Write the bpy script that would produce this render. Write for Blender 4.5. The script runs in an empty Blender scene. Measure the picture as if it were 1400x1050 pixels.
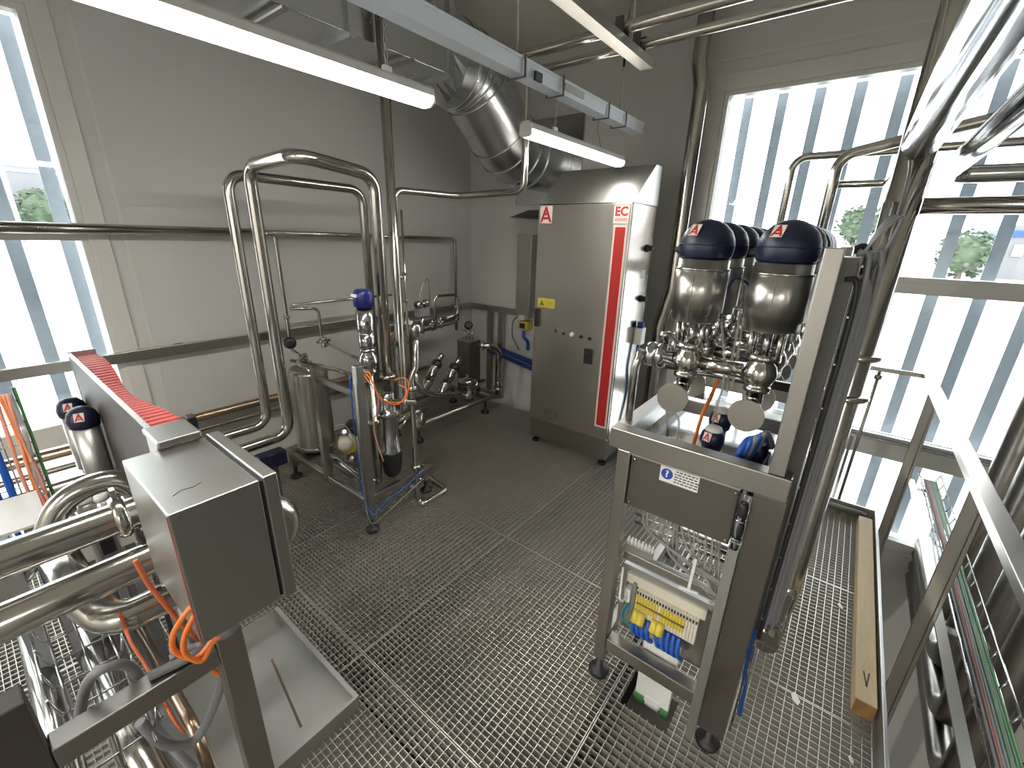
import bpy, bmesh, math, random
from mathutils import Vector as V, Matrix
random.seed(7)
SC = bpy.context.scene
COL = SC.collection
PI = math.pi

# ------------------------------------------------------------------ materials
def mat(name, base=(.5, .5, .5), metal=0., rough=.5, emit=None, estr=0., alpha=1., spec=.5,
        noise=None, bump=0., nscale=20., rnoise=0., stretch=None, coat=0., trans=0., aniso=0.):
    m = bpy.data.materials.new(name)
    m.use_nodes = True
    nt = m.node_tree
    b = nt.nodes['Principled BSDF']
    b.inputs['Base Color'].default_value = (*base, 1)
    b.inputs['Metallic'].default_value = metal
    b.inputs['Roughness'].default_value = rough
    b.inputs['Specular IOR Level'].default_value = spec
    b.inputs['Coat Weight'].default_value = coat
    b.inputs['Transmission Weight'].default_value = trans
    b.inputs['Anisotropic'].default_value = aniso
    b.inputs['Alpha'].default_value = alpha
    if emit:
        b.inputs['Emission Color'].default_value = (*emit, 1)
        b.inputs['Emission Strength'].default_value = estr
    if noise is not None or bump or rnoise:
        tc = nt.nodes.new('ShaderNodeTexCoord')
        mp = nt.nodes.new('ShaderNodeMapping')
        if stretch: mp.inputs['Scale'].default_value = stretch
        nt.links.new(tc.outputs['Object'], mp.inputs['Vector'])
        n = nt.nodes.new('ShaderNodeTexNoise')
        n.inputs['Scale'].default_value = nscale
        n.inputs['Detail'].default_value = 5
        nt.links.new(mp.outputs[0], n.inputs['Vector'])
        if noise is not None:
            r = nt.nodes.new('ShaderNodeMix'); r.data_type = 'RGBA'
            r.inputs['A'].default_value = (*base, 1)
            r.inputs['B'].default_value = (*noise, 1)
            nt.links.new(n.outputs['Fac'], r.inputs['Factor'])
            nt.links.new(r.outputs['Result'], b.inputs['Base Color'])
        if rnoise:
            mr = nt.nodes.new('ShaderNodeMapRange')
            mr.inputs['From Min'].default_value = .3
            mr.inputs['From Max'].default_value = .7
            mr.inputs['To Min'].default_value = max(.02, rough - rnoise)
            mr.inputs['To Max'].default_value = rough + rnoise
            nt.links.new(n.outputs['Fac'], mr.inputs['Value'])
            nt.links.new(mr.outputs[0], b.inputs['Roughness'])
        if bump:
            bp = nt.nodes.new('ShaderNodeBump')
            bp.inputs['Strength'].default_value = bump
            bp.inputs['Distance'].default_value = .002
            nt.links.new(n.outputs['Fac'], bp.inputs['Height'])
            nt.links.new(bp.outputs[0], b.inputs['Normal'])
    return m

M = {}
M['pipe'] = mat('polished_stainless', (.52, .495, .45), 1, .17)
M['pipe_bright'] = mat('bright_stainless', (.50, .505, .515), 1, .14)
M['brushed'] = mat('brushed_stainless', (.48, .46, .42), 1, .22, rnoise=.03, nscale=3)
M['door_steel'] = mat('brushed_door_steel', (.64, .62, .57), 1, .30, rnoise=.03, nscale=3)
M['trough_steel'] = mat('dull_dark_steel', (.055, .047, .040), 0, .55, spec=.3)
M['shaded_pipe'] = mat('shaded_stainless_pipe', (.30, .285, .26), 1, .30)  # stainless in shadow: the shade is put into this darker base colour
M['actuator'] = mat('satin_actuator_steel', (.52, .50, .46), 1, .30)
M['disc'] = mat('turned_disc_steel', (.36, .34, .30), 1, .34)
M['brushed_x'] = mat('brushed_stainless_frame', (.40, .38, .345), 1, .33, rnoise=.03, nscale=4)
M['brushed_l'] = mat('light_brushed_stainless', (.62, .62, .60), 1, .38, rnoise=.03, nscale=4)
M['box_steel'] = mat('box_stainless', (.44, .43, .40), 1, .36, rnoise=.02, nscale=3)
M['dark_panel'] = mat('dark_panel_steel', (.16, .145, .125), .85, .45, rnoise=.05, nscale=10)
M['galv'] = mat('galvanised_sheet', (.56, .57, .58), 1, .26, noise=(.61, .62, .63), nscale=6, rnoise=.015)
M['grate'] = mat('galvanised_grating', (.58, .56, .51), .85, .42)
M['tray'] = mat('painted_cable_duct', (.66, .69, .73), 0, .45)
M['wall'] = mat('grey_wall_panel', (.52, .515, .49), 0, .55, noise=(.55, .545, .52), nscale=1.6)
M['ceil'] = mat('grey_ceiling_panel', (.54, .52, .45), 0, .6, noise=(.57, .55, .48), nscale=1.4)
M['frame'] = mat('window_frame_paint', (.58, .57, .53), 0, .4)
M['navy'] = mat('navy_plastic', (.006, .009, .034), 0, .42)
M['capblue'] = mat('deep_blue_plastic', (.010, .014, .13), 0, .35)
M['blue'] = mat('blue_plastic', (.012, .035, .20), 0, .4)
M['bluewire'] = mat('blue_cable', (.01, .09, .42), 0, .45)
M['black'] = mat('black_rubber', (.012, .012, .013), 0, .5)
M['red'] = mat('red_vinyl', (.42, .020, .016), 0, .4)
M['redbelt'] = mat('red_ribbed_belt', (.50, .085, .07), 0, .5)
M['pinkwhite'] = mat('sticker_border', (.72, .58, .54), 0, .5)
M['white'] = mat('white_plastic', (.75, .75, .72), 0, .45)
M['cream'] = mat('cream_plastic', (.62, .58, .48), 0, .5)
M['yellow'] = mat('yellow_plastic', (.60, .47, .05), 0, .45)
M['green'] = mat('green_plastic', (.07, .24, .08), 0, .45)
M['orange'] = mat('orange_cable', (.80, .20, .03), 0, .45)
M['brick'] = mat('brick_cable', (.50, .11, .03), 0, .5)
M['pink'] = mat('salmon_cable', (.75, .32, .22), 0, .5)
M['greyhose'] = mat('grey_hose', (.20, .20, .21), 0, .45)
M['clear'] = mat('clear_tubing', (.36, .35, .32), 0, .3, alpha=.5)
M['wood'] = mat('planed_timber', (.68, .53, .32), 0, .6, noise=(.52, .37, .20), nscale=5, stretch=(2, 14, 14), bump=.1)
M['darkwood'] = mat('timber_end', (.30, .16, .05), 0, .6)
M['concrete'] = mat('grey_floor_concrete', (.16, .152, .136), 0, .7, noise=(.13, .123, .11), nscale=2)
M['darkwall'] = mat('dark_hall_wall', (.16, .157, .145), 0, .7)
M['dark_steel'] = mat('dark_painted_steel', (.09, .085, .078), .3, .45)
M['slat'] = mat('facade_slat', (.17, .20, .24), 0, .5, noise=(.24, .28, .32), nscale=22)
M['copper'] = mat('tinted_pipe', (.42, .31, .22), 1, .28)
M['lamp'] = mat('lamp_diffuser', (1, 1, 1), 0, .5, emit=(1., .96, .88), estr=42.)
M['lampbody'] = mat('lamp_housing', (.62, .60, .56), 0, .4)
M['label'] = mat('white_label', (.78, .77, .74), 0, .5)
M['ink'] = mat('dark_ink', (.05, .05, .06), 0, .6)
M['signblue'] = mat('sign_blue', (.02, .06, .35), 0, .5)
M['leaf'] = mat('leaves', (.030, .050, .024), 0, .8, noise=(.050, .075, .042), nscale=3)
M['bark'] = mat('bark', (.12, .09, .06), 0, .8)
M['extwhite'] = mat('white_render', (.12, .12, .125), 0, .8)
M['extblue'] = mat('blue_cladding', (.010, .045, .14), 0, .6)
M['hill'] = mat('hazy_hill', (.030, .046, .064), 0, .9, noise=(.042, .062, .080), nscale=.02)
M['pave'] = mat('pale_pavement', (.80, .80, .78), 0, .8)
M['gold'] = mat('brass', (.60, .45, .20), 1, .3)
def glass():
    m = bpy.data.materials.new('window_glass'); m.use_nodes = True
    nt = m.node_tree; nt.nodes.remove(nt.nodes['Principled BSDF'])
    out = nt.nodes['Material Output']
    t = nt.nodes.new('ShaderNodeBsdfTransparent'); t.inputs[0].default_value = (.97, .985, .985, 1)
    g = nt.nodes.new('ShaderNodeBsdfGlossy'); g.inputs['Roughness'].default_value = .03
    f = nt.nodes.new('ShaderNodeFresnel'); f.inputs['IOR'].default_value = 1.45
    mx = nt.nodes.new('ShaderNodeMixShader')
    nt.links.new(f.outputs[0], mx.inputs[0]); nt.links.new(t.outputs[0], mx.inputs[1]); nt.links.new(g.outputs[0], mx.inputs[2])
    nt.links.new(mx.outputs[0], out.inputs[0])
    return m
M['glass'] = glass()

# ------------------------------------------------------------------ mesh builder
def perp(d):
    a = V((0, 0, 1)) if abs(d.z) < .9 else V((1, 0, 0))
    u = d.cross(a).normalized()
    return u, d.cross(u).normalized()

class MB:
    def __init__(s): s.v = []; s.f = []; s.sm = []
    def face(s, idx, smooth=False): s.f.append(idx); s.sm.append(smooth)
    def box(s, a, b):
        x0, y0, z0 = (min(p, q) for p, q in zip(a, b)); x1, y1, z1 = (max(p, q) for p, q in zip(a, b))
        n = len(s.v)
        s.v += [V(p) for p in ((x0, y0, z0), (x1, y0, z0), (x1, y1, z0), (x0, y1, z0), (x0, y0, z1), (x1, y0, z1), (x1, y1, z1), (x0, y1, z1))]
        for q in ((0, 3, 2, 1), (4, 5, 6, 7), (0, 1, 5, 4), (1, 2, 6, 5), (2, 3, 7, 6), (3, 0, 4, 7)):
            s.face([n + i for i in q])
        return s
    def bar(s, p, q, w, h, up=(0, 0, 1)):
        "rectangular bar from p to q, width w (sideways) and height h (along up)"
        p, q = V(p), V(q); d = (q - p).normalized(); u = V(up)
        sd = d.cross(u)
        if sd.length < 1e-4: sd = d.cross(V((1, 0, 0)))
        sd.normalize(); u = sd.cross(d).normalized()
        n = len(s.v)
        for c in (p, q):
            for i, j in ((-1, -1), (1, -1), (1, 1), (-1, 1)):
                s.v.append(c + sd * (i * w / 2) + u * (j * h / 2))
        for f in ((0, 1, 2, 3), (7, 6, 5, 4), (0, 4, 5, 1), (1, 5, 6, 2), (2, 6, 7, 3), (3, 7, 4, 0)):
            s.face([n + i for i in f])
        return s
    def prism(s, poly, vec):
        poly = [V(p) for p in poly]; vec = V(vec); k = len(poly); n = len(s.v)
        s.v += poly + [p + vec for p in poly]
        s.face(list(range(n + k - 1, n - 1, -1))); s.face(list(range(n + k, n + 2 * k)))
        for i in range(k): s.face([n + i, n + (i + 1) % k, n + k + (i + 1) % k, n + k + i])
        return s
    def lathe(s, o, d, prof, seg=24, smooth=True, cap=True):
        "prof: list of (distance along d, radius); repeat a point for a sharp edge"
        o, d = V(o), V(d).normalized(); u, w = perp(d)
        rings = []
        for t, r in prof:
            n = len(s.v)
            for i in range(seg):
                a = 2 * PI * i / seg
                s.v.append(o + d * t + u * (r * math.cos(a)) + w * (r * math.sin(a)))
            rings.append(n)
        for k in range(len(rings) - 1):
            if abs(prof[k][0] - prof[k + 1][0]) < 1e-9 and abs(prof[k][1] - prof[k + 1][1]) < 1e-9: continue
            a, b = rings[k], rings[k + 1]
            for i in range(seg):
                j = (i + 1) % seg
                s.face([a + i, a + j, b + j, b + i], smooth)
        if cap:
            s.face([rings[0] + i for i in range(seg - 1, -1, -1)]); s.face([rings[-1] + i for i in range(seg)])
        return s
    def cyl(s, p, q, r, seg=20, r2=None):
        p, q = V(p), V(q)
        return s.lathe(p, q - p, [(0, r), ((q - p).length, r if r2 is None else r2)], seg)
    def ball(s, c, r, seg=20, sc=(1, 1, 1)):
        c = V(c); k = seg // 2; n = len(s.v)
        for i in range(k + 1):
            t = PI * i / k
            for j in range(seg):
                a = 2 * PI * j / seg
                s.v.append(c + V((r * sc[0] * math.sin(t) * math.cos(a), r * sc[1] * math.sin(t) * math.sin(a), -r * sc[2] * math.cos(t))))
        for i in range(k):
            for j in range(seg):
                s.face([n + i * seg + j, n + i * seg + (j + 1) % seg, n + (i + 1) * seg + (j + 1) % seg, n + (i + 1) * seg + j], True)
        return s
    def tube(s, pts, r, bend=None, seg=16, arc=8, closed_ends=True, radii=None):
        s.path(fillet(pts, bend if bend is not None else r * 2.6, arc), r, seg, closed_ends)
        return s
    def path(s, P, r, seg=12, caps=True):
        P = [V(p) for p in P]
        T = []
        for i in range(len(P)):
            a = P[max(i - 1, 0)]; b = P[min(i + 1, len(P) - 1)]
            T.append((b - a).normalized())
        u, w = perp(T[0]); rings = []
        for i, p in enumerate(P):
            if i:
                ax = T[i - 1].cross(T[i])
                if ax.length > 1e-7:
                    R = Matrix.Rotation(T[i - 1].angle(T[i]), 3, ax.normalized())
                    u = R @ u
                u = (u - T[i] * u.dot(T[i])).normalized(); w = T[i].cross(u)
            else:
                w = T[0].cross(u)
            n = len(s.v); rings.append(n)
            for k in range(seg):
                a = 2 * PI * k / seg
                s.v.append(p + u * (r * math.cos(a)) + w * (r * math.sin(a)))
        for k in range(len(rings) - 1):
            a, b = rings[k], rings[k + 1]
            for i in range(seg):
                j = (i + 1) % seg
                s.face([a + i, a + j, b + j, b + i], True)
        if caps:
            s.face([rings[0] + i for i in range(seg - 1, -1, -1)]); s.face([rings[-1] + i for i in range(seg)])
        return s
    def build(s, name, m, parent=None, bev=0., o=None):
        me = bpy.data.meshes.new(name)
        root = parent
        while root is not None and root.parent is not None: root = root.parent
        if root is not None: off = root.location.copy()
        elif o is not None: off = V(o)
        else:
            n = len(s.v)
            off = V((sum(p.x for p in s.v) / n, sum(p.y for p in s.v) / n, min(p.z for p in s.v)))
        me.from_pydata([tuple(p - off) for p in s.v], [], s.f)
        me.polygons.foreach_set('use_smooth', s.sm)
        me.materials.append(M[m]); me.update()
        ob = bpy.data.objects.new(name, me); COL.objects.link(ob)
        if parent is not None: ob.parent = parent
        else: ob.location = off
        if bev:
            b = ob.modifiers.new('bevel', 'BEVEL'); b.width = bev; b.segments = 2; b.limit_method = 'ANGLE'; b.angle_limit = .7
        return ob

def fillet(pts, R, arc=8):
    P = [V(p) for p in pts]
    if len(P) < 3: return P
    out = [P[0]]
    for i in range(1, len(P) - 1):
        a, b, c = P[i - 1], P[i], P[i + 1]
        d1 = (a - b); d2 = (c - b); l1, l2 = d1.length, d2.length
        d1.normalize(); d2.normalize()
        ang = d1.angle(d2)
        if ang > PI - .03: out.append(b); continue
        t = min(R / math.tan(ang / 2), l1 * .49, l2 * .49)
        r = t * math.tan(ang / 2)
        cen = b + (d1 + d2).normalized() * (r / math.sin(ang / 2))
        s0 = b + d1 * t - cen; s1 = b + d2 * t - cen
        tot = s0.angle(s1); ax = s0.cross(s1).normalized()
        n = max(3, arc)
        for k in range(n + 1):
            out.append(cen + Matrix.Rotation(tot * k / n, 3, ax) @ s0)
    out.append(P[-1])
    return out

def curve(pts, n=8):
    "smooth centripetal-like spline through pts"
    P = [V(p) for p in pts]; out = []
    for i in range(len(P) - 1):
        p0 = P[max(i - 1, 0)]; p1 = P[i]; p2 = P[i + 1]; p3 = P[min(i + 2, len(P) - 1)]
        for k in range(n):
            t = k / n
            out.append(.5 * ((2 * p1) + (p2 - p0) * t + (2 * p0 - 5 * p1 + 4 * p2 - p3) * t * t + (3 * p1 - p0 - 3 * p2 + p3) * t ** 3))
    out.append(P[-1]); return out

# ------------------------------------------------------------------ scene objects
def tag(o, label, cat, group=None, kind=None):
    o['label'] = label; o['category'] = cat
    if group: o['group'] = group
    if kind: o['kind'] = kind
    return o
def thing(name, loc, label, cat, group=None):
    o = bpy.data.objects.new(name, None); o.empty_display_size = .05; COL.objects.link(o)
    o.location = loc
    return tag(o, label, cat, group)
def struct(name, mb, m, bev=0., parent=None):
    o = mb.build(name, m, parent, bev)
    if parent is None: o['kind'] = 'structure'
    return o
def dup(root, dv, label=None, group=None, first=None):
    r = root.copy(); COL.objects.link(r); r.location = root.location + V(dv)
    if label: r['label'] = label
    if group: r['group'] = group
    for c in list(root.children):
        d = c.copy(); COL.objects.link(d); d.parent = r
        for g in list(c.children):
            e = g.copy(); COL.objects.link(e); e.parent = d
    return r
def pipe(name, pts, r, label, group=None, m='pipe', bend=None, cat='pipe', clamps=(), seg=18, flanges=()):
    "one welded pipe run; clamps are (point, direction) unions that belong to it"
    o = MB().tube(pts, r, bend, seg).build(name, m)
    tag(o, label, cat, group)
    root = o
    for p, d in clamps:
        d = V(d).normalized(); p = V(p)
        mb = MB().lathe(p - d * .012, d, [(0, r * 1.02), (0, r * 1.45), (.008, r * 1.55), (.016, r * 1.55), (.024, r * 1.45), (.024, r * 1.02)], 20)
        mb.box(p + V((-.008, r * 1.4, -.008)), p + V((.008, r * 1.4 + .022, .008)))
        mb.build('clamp', 'pipe', o)
    return o
def text_mesh(name, body, size, m, parent, loc, xdir, ydir, depth=.0006, bold=0.):
    "flat lettering laid on a surface: xdir is the reading direction, ydir is up"
    cu = bpy.data.curves.new(name, 'FONT'); cu.body = body; cu.size = size; cu.extrude = depth; cu.offset = bold
    cu.align_x = 'CENTER'; cu.align_y = 'CENTER'; cu.resolution_u = 3
    tmp = bpy.data.objects.new(name, cu); COL.objects.link(tmp)
    dg = bpy.context.evaluated_depsgraph_get(); dg.update()
    me = bpy.data.meshes.new_from_object(tmp.evaluated_get(dg))
    bpy.data.objects.remove(tmp)
    x, y = V(xdir).normalized(), V(ydir).normalized(); z = x.cross(y)
    root = parent
    while root.parent is not None: root = root.parent
    R = Matrix((x, y, z)).transposed().to_4x4()
    me.transform(Matrix.Translation(V(loc) - root.location) @ R)
    me.materials.clear(); me.materials.append(M[m])
    o = bpy.data.objects.new(name, me); COL.objects.link(o); o.parent = parent
    return o
def letter_a(parent, c, x, y, s, border='pinkwhite', ink='red', n_off=.001):
    "square sticker with a wide open A in red; c centre, x reading direction, y up, s half size"
    x, y = V(x).normalized(), V(y).normalized(); n = x.cross(y); c = V(c)
    P = lambda a, b, k: c + x * (a * s) + y * (b * s) + n * k
    mb = MB(); mb.prism([P(-1, -1.15, 0), P(1, -1.15, 0), P(1, 1.15, 0), P(-1, 1.15, 0)], n * n_off)
    st = mb.build('sticker', border, parent)
    k = n_off + .0004
    mb = MB()
    for q in ([(-.95, -1.), (-.6, -1.), (0, .55), (0, 1.05), (-.12, 1.05)], [(.95, -1.), (.12, 1.05), (0, 1.05), (0, .55), (.6, -1.)],
              [(-.55, -.62), (.55, -.62), (.45, -.32), (-.45, -.32)], [(-.22, -.1), (.22, -.1), (0, .42)]):
        mb.prism([P(a, b, k) for a, b in q], n * .0006)
    mb.build('letter', ink, st)
    return st
# ------------------------------------------------------------------ setting
YL, XB, ZC = 3.82, 4.06, 3.6        # left wall, back (window) wall, ceiling
def panel_wall(name, axis, pos, th, rects, m='wall'):
    mb = MB()
    for a0, a1, z0, z1 in rects:
        if axis == 'y': mb.box((a0, pos, z0), (a1, pos + th, z1))
        else: mb.box((pos, a0, z0), (pos + th, a1, z1))
    return struct(name, mb, m)
# left wall with its tall window (x -1.9 .. .60)
panel_wall('wall_left', 'y', YL, .2, [(-3.6, -1.9, -3.2, ZC), (.60, XB + .2, -3.2, ZC), (-1.9, .60, 3.0, ZC), (-1.9, .60, -3.2, -.34)])
# back wall with its wide window (y -3.2 .. 1.115)
panel_wall('wall_back', 'x', XB, .2, [(1.115, YL + .2, -3.2, ZC), (-4.2, -3.2, -3.2, ZC), (-3.2, 1.115, 3.0, ZC), (-3.2, 1.115, -3.2, -.36)])
panel_wall('wall_right', 'y', -4.2, .2, [(-3.6, XB + .2, -3.2, ZC)], 'darkwall')
panel_wall('wall_front', 'x', -3.8, .2, [(-4.2, YL + .2, -3.2, ZC)])
struct('ceiling', MB().box((-3.8, -4.2, ZC), (XB + .2, YL + .2, ZC + .15)), 'ceil')
struct('floor', MB().box((-3.8, -4.2, -3.35), (XB + .2, YL + .2, -3.2)), 'concrete')

# windows: casing, mullion bars, panes
w = struct('window_1', MB().box((.60, YL - .012, -.34), (.695, YL + .0, 3.11)).box((-1.9, YL - .012, 3.0), (.60, YL, 3.11)), 'frame', .003)
MB().box((.565, YL + .005, -.34), (.60, YL + .15, 3.0)).box((-1.9, YL + .005, 2.965), (.565, YL + .15, 3.0)).build('window_frame', 'frame', w)
MB().box((-1.9, YL + .012, 1.80), (.565, YL + .15, 1.905)).build('window_bar', 'frame', w)
MB().box((-1.9, YL + .012, .53), (.565, YL + .15, .67)).build('window_bar', 'frame', w)
MB().box((-1.9, YL + .012, -.34), (.565, YL + .15, -.26)).build('window_bar', 'frame', w)
for z0, z1 in ((1.905, 2.965), (.67, 1.80), (-.26, .53)):
    MB().box((-1.9, YL + .07, z0), (.565, YL + .078, z1)).build('pane', 'glass', w)
w = struct('window_2', MB().box((XB - .012, 1.115, -.36), (XB, 1.235, 3.115)).box((XB - .012, -3.2, 3.0), (XB, 1.115, 3.115)), 'frame', .003)
MB().box((XB + .005, 1.085, -.36), (XB + .15, 1.115, 3.0)).box((XB + .005, -3.2, 2.97), (XB + .15, 1.085, 3.0)).build('window_frame', 'frame', w)
MB().box((XB + .012, -3.2, 1.594), (XB + .15, 1.085, 1.704)).box((XB, -3.2, 1.625), (XB + .012, 1.085, 1.672)).build('window_bar', 'frame', w)
MB().box((XB + .012, -3.2, .37), (XB + .15, 1.085, .53)).build('window_bar', 'frame', w)
MB().box((XB + .012, -3.2, -.36), (XB + .15, 1.085, -.28)).build('window_bar', 'frame', w)
for z0, z1 in ((1.704, 2.97), (.53, 1.594), (-.28, .37)):
    MB().box((XB + .07, -3.2, z0), (XB + .078, 1.085, z1)).build('pane', 'glass', w)
# panel seams and flat trims of the wall cladding
struct('trim_1', MB().box((.765, YL - .004, -.34), (.785, YL, ZC)), 'frame')
struct('trim_2', MB().box((XB - .004, -3.2, 3.20), (XB, 1.30, 3.22)), 'frame')
struct('trim_3', MB().box((XB - .006, 1.30, -.36), (XB, 1.315, ZC)), 'frame')

# open grating floor: every panel with its border, bearing bars and cross bars
XS = [-.62, .789, 1.881, 2.784, 3.72]
YS = [-.47, .45, 1.457, 2.42, 3.79]
CUT = (1.362, 1.53, .200, .405)      # opening for the cable trunk under the valve rack
def split(a0, a1, lo, hi, inside):
    if not inside: return [(a0, a1)]
    return [(p, q) for p, q in ((a0, min(a1, lo)), (max(a0, hi), a1)) if q - p > .004]
for i in range(4):
    for j in range(4):
        x0, x1, y0, y1 = XS[i] + .002, XS[i + 1] - .002, YS[j] + .002, YS[j + 1] - .002
        px = .0298 if j == 0 else .0228
        py = .0336
        mb = MB()
        for a, b in (((x0, y0), (x1, y0 + .004)), ((x0, y1 - .004), (x1, y1)), ((x0, y0 + .004), (x0 + .004, y1 - .004)), ((x1 - .004, y0 + .004), (x1, y1 - .004))):
            mb.box((*a, -.032), (*b, .0))
        n = max(1, round((x1 - x0) / px)); px = (x1 - x0) / n
        for k in range(1, n):
            x = x0 + k * px
            for a, b in split(y0 + .004, y1 - .004, CUT[2], CUT[3], CUT[0] < x < CUT[1]):
                mb.box((x - .0011, a, -.030), (x + .0011, b, -.0004))
        n = max(1, round((y1 - y0) / py)); py = (y1 - y0) / n
        for k in range(1, n):
            y = y0 + k * py
            for a, b in split(x0 + .004, x1 - .004, CUT[0], CUT[1], CUT[2] < y < CUT[3]):
                mb.box((a, y - .0013, -.020), (b, y + .0013, -.0008))
        struct('floor', mb, 'grate')
# steel under the grating
for y in (.45, 1.457, 2.42):
    struct('floor_beam', MB().box((-.62, y - .04, -.044), (3.9, y + .04, -.034)).box((-.62, y - .004, -.18), (3.9, y + .004, -.044)).box((-.62, y - .04, -.19), (3.9, y + .04, -.18)), 'dark_steel')
for x in (.789, 2.784):
    struct('floor_beam', MB().box((x - .05, -.47, -.30), (x + .05, 3.8, -.288)).box((x - .005, -.47, -.288), (x + .005, 3.8, -.20)).box((x - .05, -.47, -.20), (x + .05, 3.8, -.191)), 'dark_steel')
# upstand along the open edge of the platform and at the window end
struct('trim_4', MB().box((-.62, -.492, -.16), (3.76, -.478, .10)), 'brushed_l', .002)
struct('trim_5', MB().box((3.735, -.478, -.16), (3.747, 1.2, .085)), 'brushed_l', .002)

# outside: pavement, hills, buildings, trees
struct('ground', MB().box((-300, -300, -5.1), (600, 600, -5.0)), 'pave')
o = MB()
for k in range(16):
    a = k / 15
    o.prism([(-200 + 420 * a, 420, -5), (-200 + 420 * (a + .08), 420, -5), (-200 + 420 * (a + .075), 420, 34 + 9 * math.sin(9 * a + .56)), (-200 + 420 * a, 420, 34 + 9 * math.sin(9 * a))], (0, 12, 0))
o = o.build('hill', 'hill'); o['kind'] = 'structure'
def building(loc, sx, sy, h, label, band='extblue'):
    x, y = loc
    t = thing('building', (x, y, -5), label, 'building')
    MB().box((x, y, -5), (x + sx, y + sy, h)).build('wall', 'extwhite', t)
    MB().box((x - .3, y - .3, h - 2.6), (x + sx + .3, y + sy + .3, h - 1.2)).build('fascia', band, t)
    MB().box((x - .3, y + sy * .15, -4.6), (x, y + sy * .45, 3.0)).build('gate', band, t)
    for k in range(3):
        MB().box((x - .25, y + sy * (.55 + .13 * k), .4), (x, y + sy * (.62 + .13 * k), 3.2)).build('window', 'slat', t)
building((160, -52), 30, 27, 7.5, 'white building with blue band seen through the big window on the right')
building((190, 12), 30, 60, 6.2, 'long low white building with blue fascia far behind the valve rack')
building((165, -98), 30, 40, 9.0, 'white shed at the far right edge outside the window', 'red')
def tree(x, y, h, r, label, seed):
    rnd = random.Random(seed)
    t = thing('tree', (x, y, -5), label, 'tree')
    MB().cyl((x, y, -5), (x, y, h - r), r * .1, 10, r * .05).build('trunk', 'bark', t)
    mb = MB()
    for k in range(420):
        d = V((rnd.gauss(0, 1), rnd.gauss(0, 1), rnd.gauss(0, 1))).normalized() * (r * rnd.uniform(.55, 1.))
        c = V((x, y, h - r)) + d; u = V((rnd.gauss(0, 1), rnd.gauss(0, 1), rnd.gauss(0, 1))).normalized(); w_, q = perp(u)
        s = rnd.uniform(.09, .18) * r
        mb.prism([c + w_ * s, c + q * s * .6, c - w_ * s, c - q * s * .6], u * .02)
    mb.ball((x, y, h - r), r * .72, 14)
    mb.build('crown', 'leaf', t)
tree(148, -19, 6.4, 5.6, 'green tree outside seen below the pipes on the right', 1)
tree(150, 2.6, 12.5, 5.4, 'green tree outside behind the second blue valve cap', 2)
tree(34, 300, 17, 10, 'green bush outside the left window', 3)
building((-110, 310), 170, 40, 26.0, 'bluish low hall seen through the left window', 'slat')

# vertical facade slats outside both windows: flat strips hung on rails
slat_first = None
def slat(a, axis, label, group):
    global slat_first
    z0, z1 = -.9, 3.35
    if axis == 'y':
        x = XB + .33; mb = MB().box((x, a - .036, z0), (x + .006, a + .036, z1))
    else:
        y = YL + .33; mb = MB().box((a - .036, y, z0), (a + .036, y + .006, z1))
    tag(mb.build('facade_lamella', 'slat'), label, 'facade lamella', group)
for k in range(14):
    slat(1.01 - .246 * k, 'y', 'upright grey facade slat hanging outside the big window at the back right', 'facade slats outside the right window')
for k in range(8):
    slat(.545 - .245 * k, 'x', 'upright grey facade slat hanging outside the left window', 'facade slats outside the left window')
for z, n in ((3.32, 'upper'), (-.85, 'lower')):
    tag(MB().box((XB + .34, -3.3, z), (XB + .37, 1.3, z + .03)).build('facade_rail', 'slat'), f'{n} grey rail holding the slats outside the right window', 'rail')
    tag(MB().box((-2., YL + .34, z), (.8, YL + .37, z + .03)).build('facade_rail', 'slat'), f'{n} grey rail holding the slats outside the left window', 'rail')
tag(MB().cyl((-2, YL + .9, 2.30), (.9, YL + .9, 2.30), .012, 8).build('guard_wire', 'white'), 'thin white horizontal guard wire outside the left window', 'wire')
tag(MB().cyl((.40, YL + .9, -1), (.40, YL + .9, 2.30), .012, 8).build('guard_post', 'white'), 'thin white upright guard post outside the left window', 'post')
# ------------------------------------------------------------------ left skid: frame, tank, pipe loops, valves
def bx(a, b): return MB().box(a, b)
# header pipe on the left wall: thick part, reducer, thin part
t = thing('header_pipe', (1.0, 3.69, 1.86), 'horizontal header pipe across the left wall, thinner towards the corner', 'pipe')
MB().tube([(-1.9, 3.69, 1.872), (1.50, 3.69, 1.872)], .030).build('thick_run', 'pipe', t)
MB().lathe((1.50, 3.69, 1.872), (1, 0, 0), [(0, .030), (.10, .019)], 18).build('reducer', 'pipe', t)
MB().tube([(1.60, 3.69, 1.876), (3.66, 3.69, 1.85), (3.66, 3.69, .80)], .019, .06).build('thin_run', 'pipe', t)
MB().lathe((3.66, 3.69, 1.06), (0, 0, 1), [(0, .019), (0, .032), (.04, .032), (.04, .019)], 16).build('clamp', 'pipe', t)
pipe('drop_pipe', [(1.56, 3.60, 1.868), (1.63, 3.60, 1.868), (1.63, 3.60, .95), (1.60, 3.30, .92)], .016, 'slim vertical pipe dropping from the header beside the tank', bend=.05, clamps=[((1.63, 3.60, 1.22), (0, 0, 1))])
t = thing('hand_valve', (1.60, 3.52, 1.02), 'black round hand knob on the slim pipe left of the tank', 'valve')
MB().lathe((1.62, 3.55, 1.03), (-.6, -.8, 0), [(0, .014), (.04, .014), (.04, .045), (.06, .05), (.08, .045), (.085, .02)], 18).build('knob', 'black', t)
MB().lathe((1.63, 3.565, 1.0), (0, 0, 1), [(0, .018), (.02, .03), (.04, .03), (.06, .018)], 14).build('body', 'pipe', t)
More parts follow.
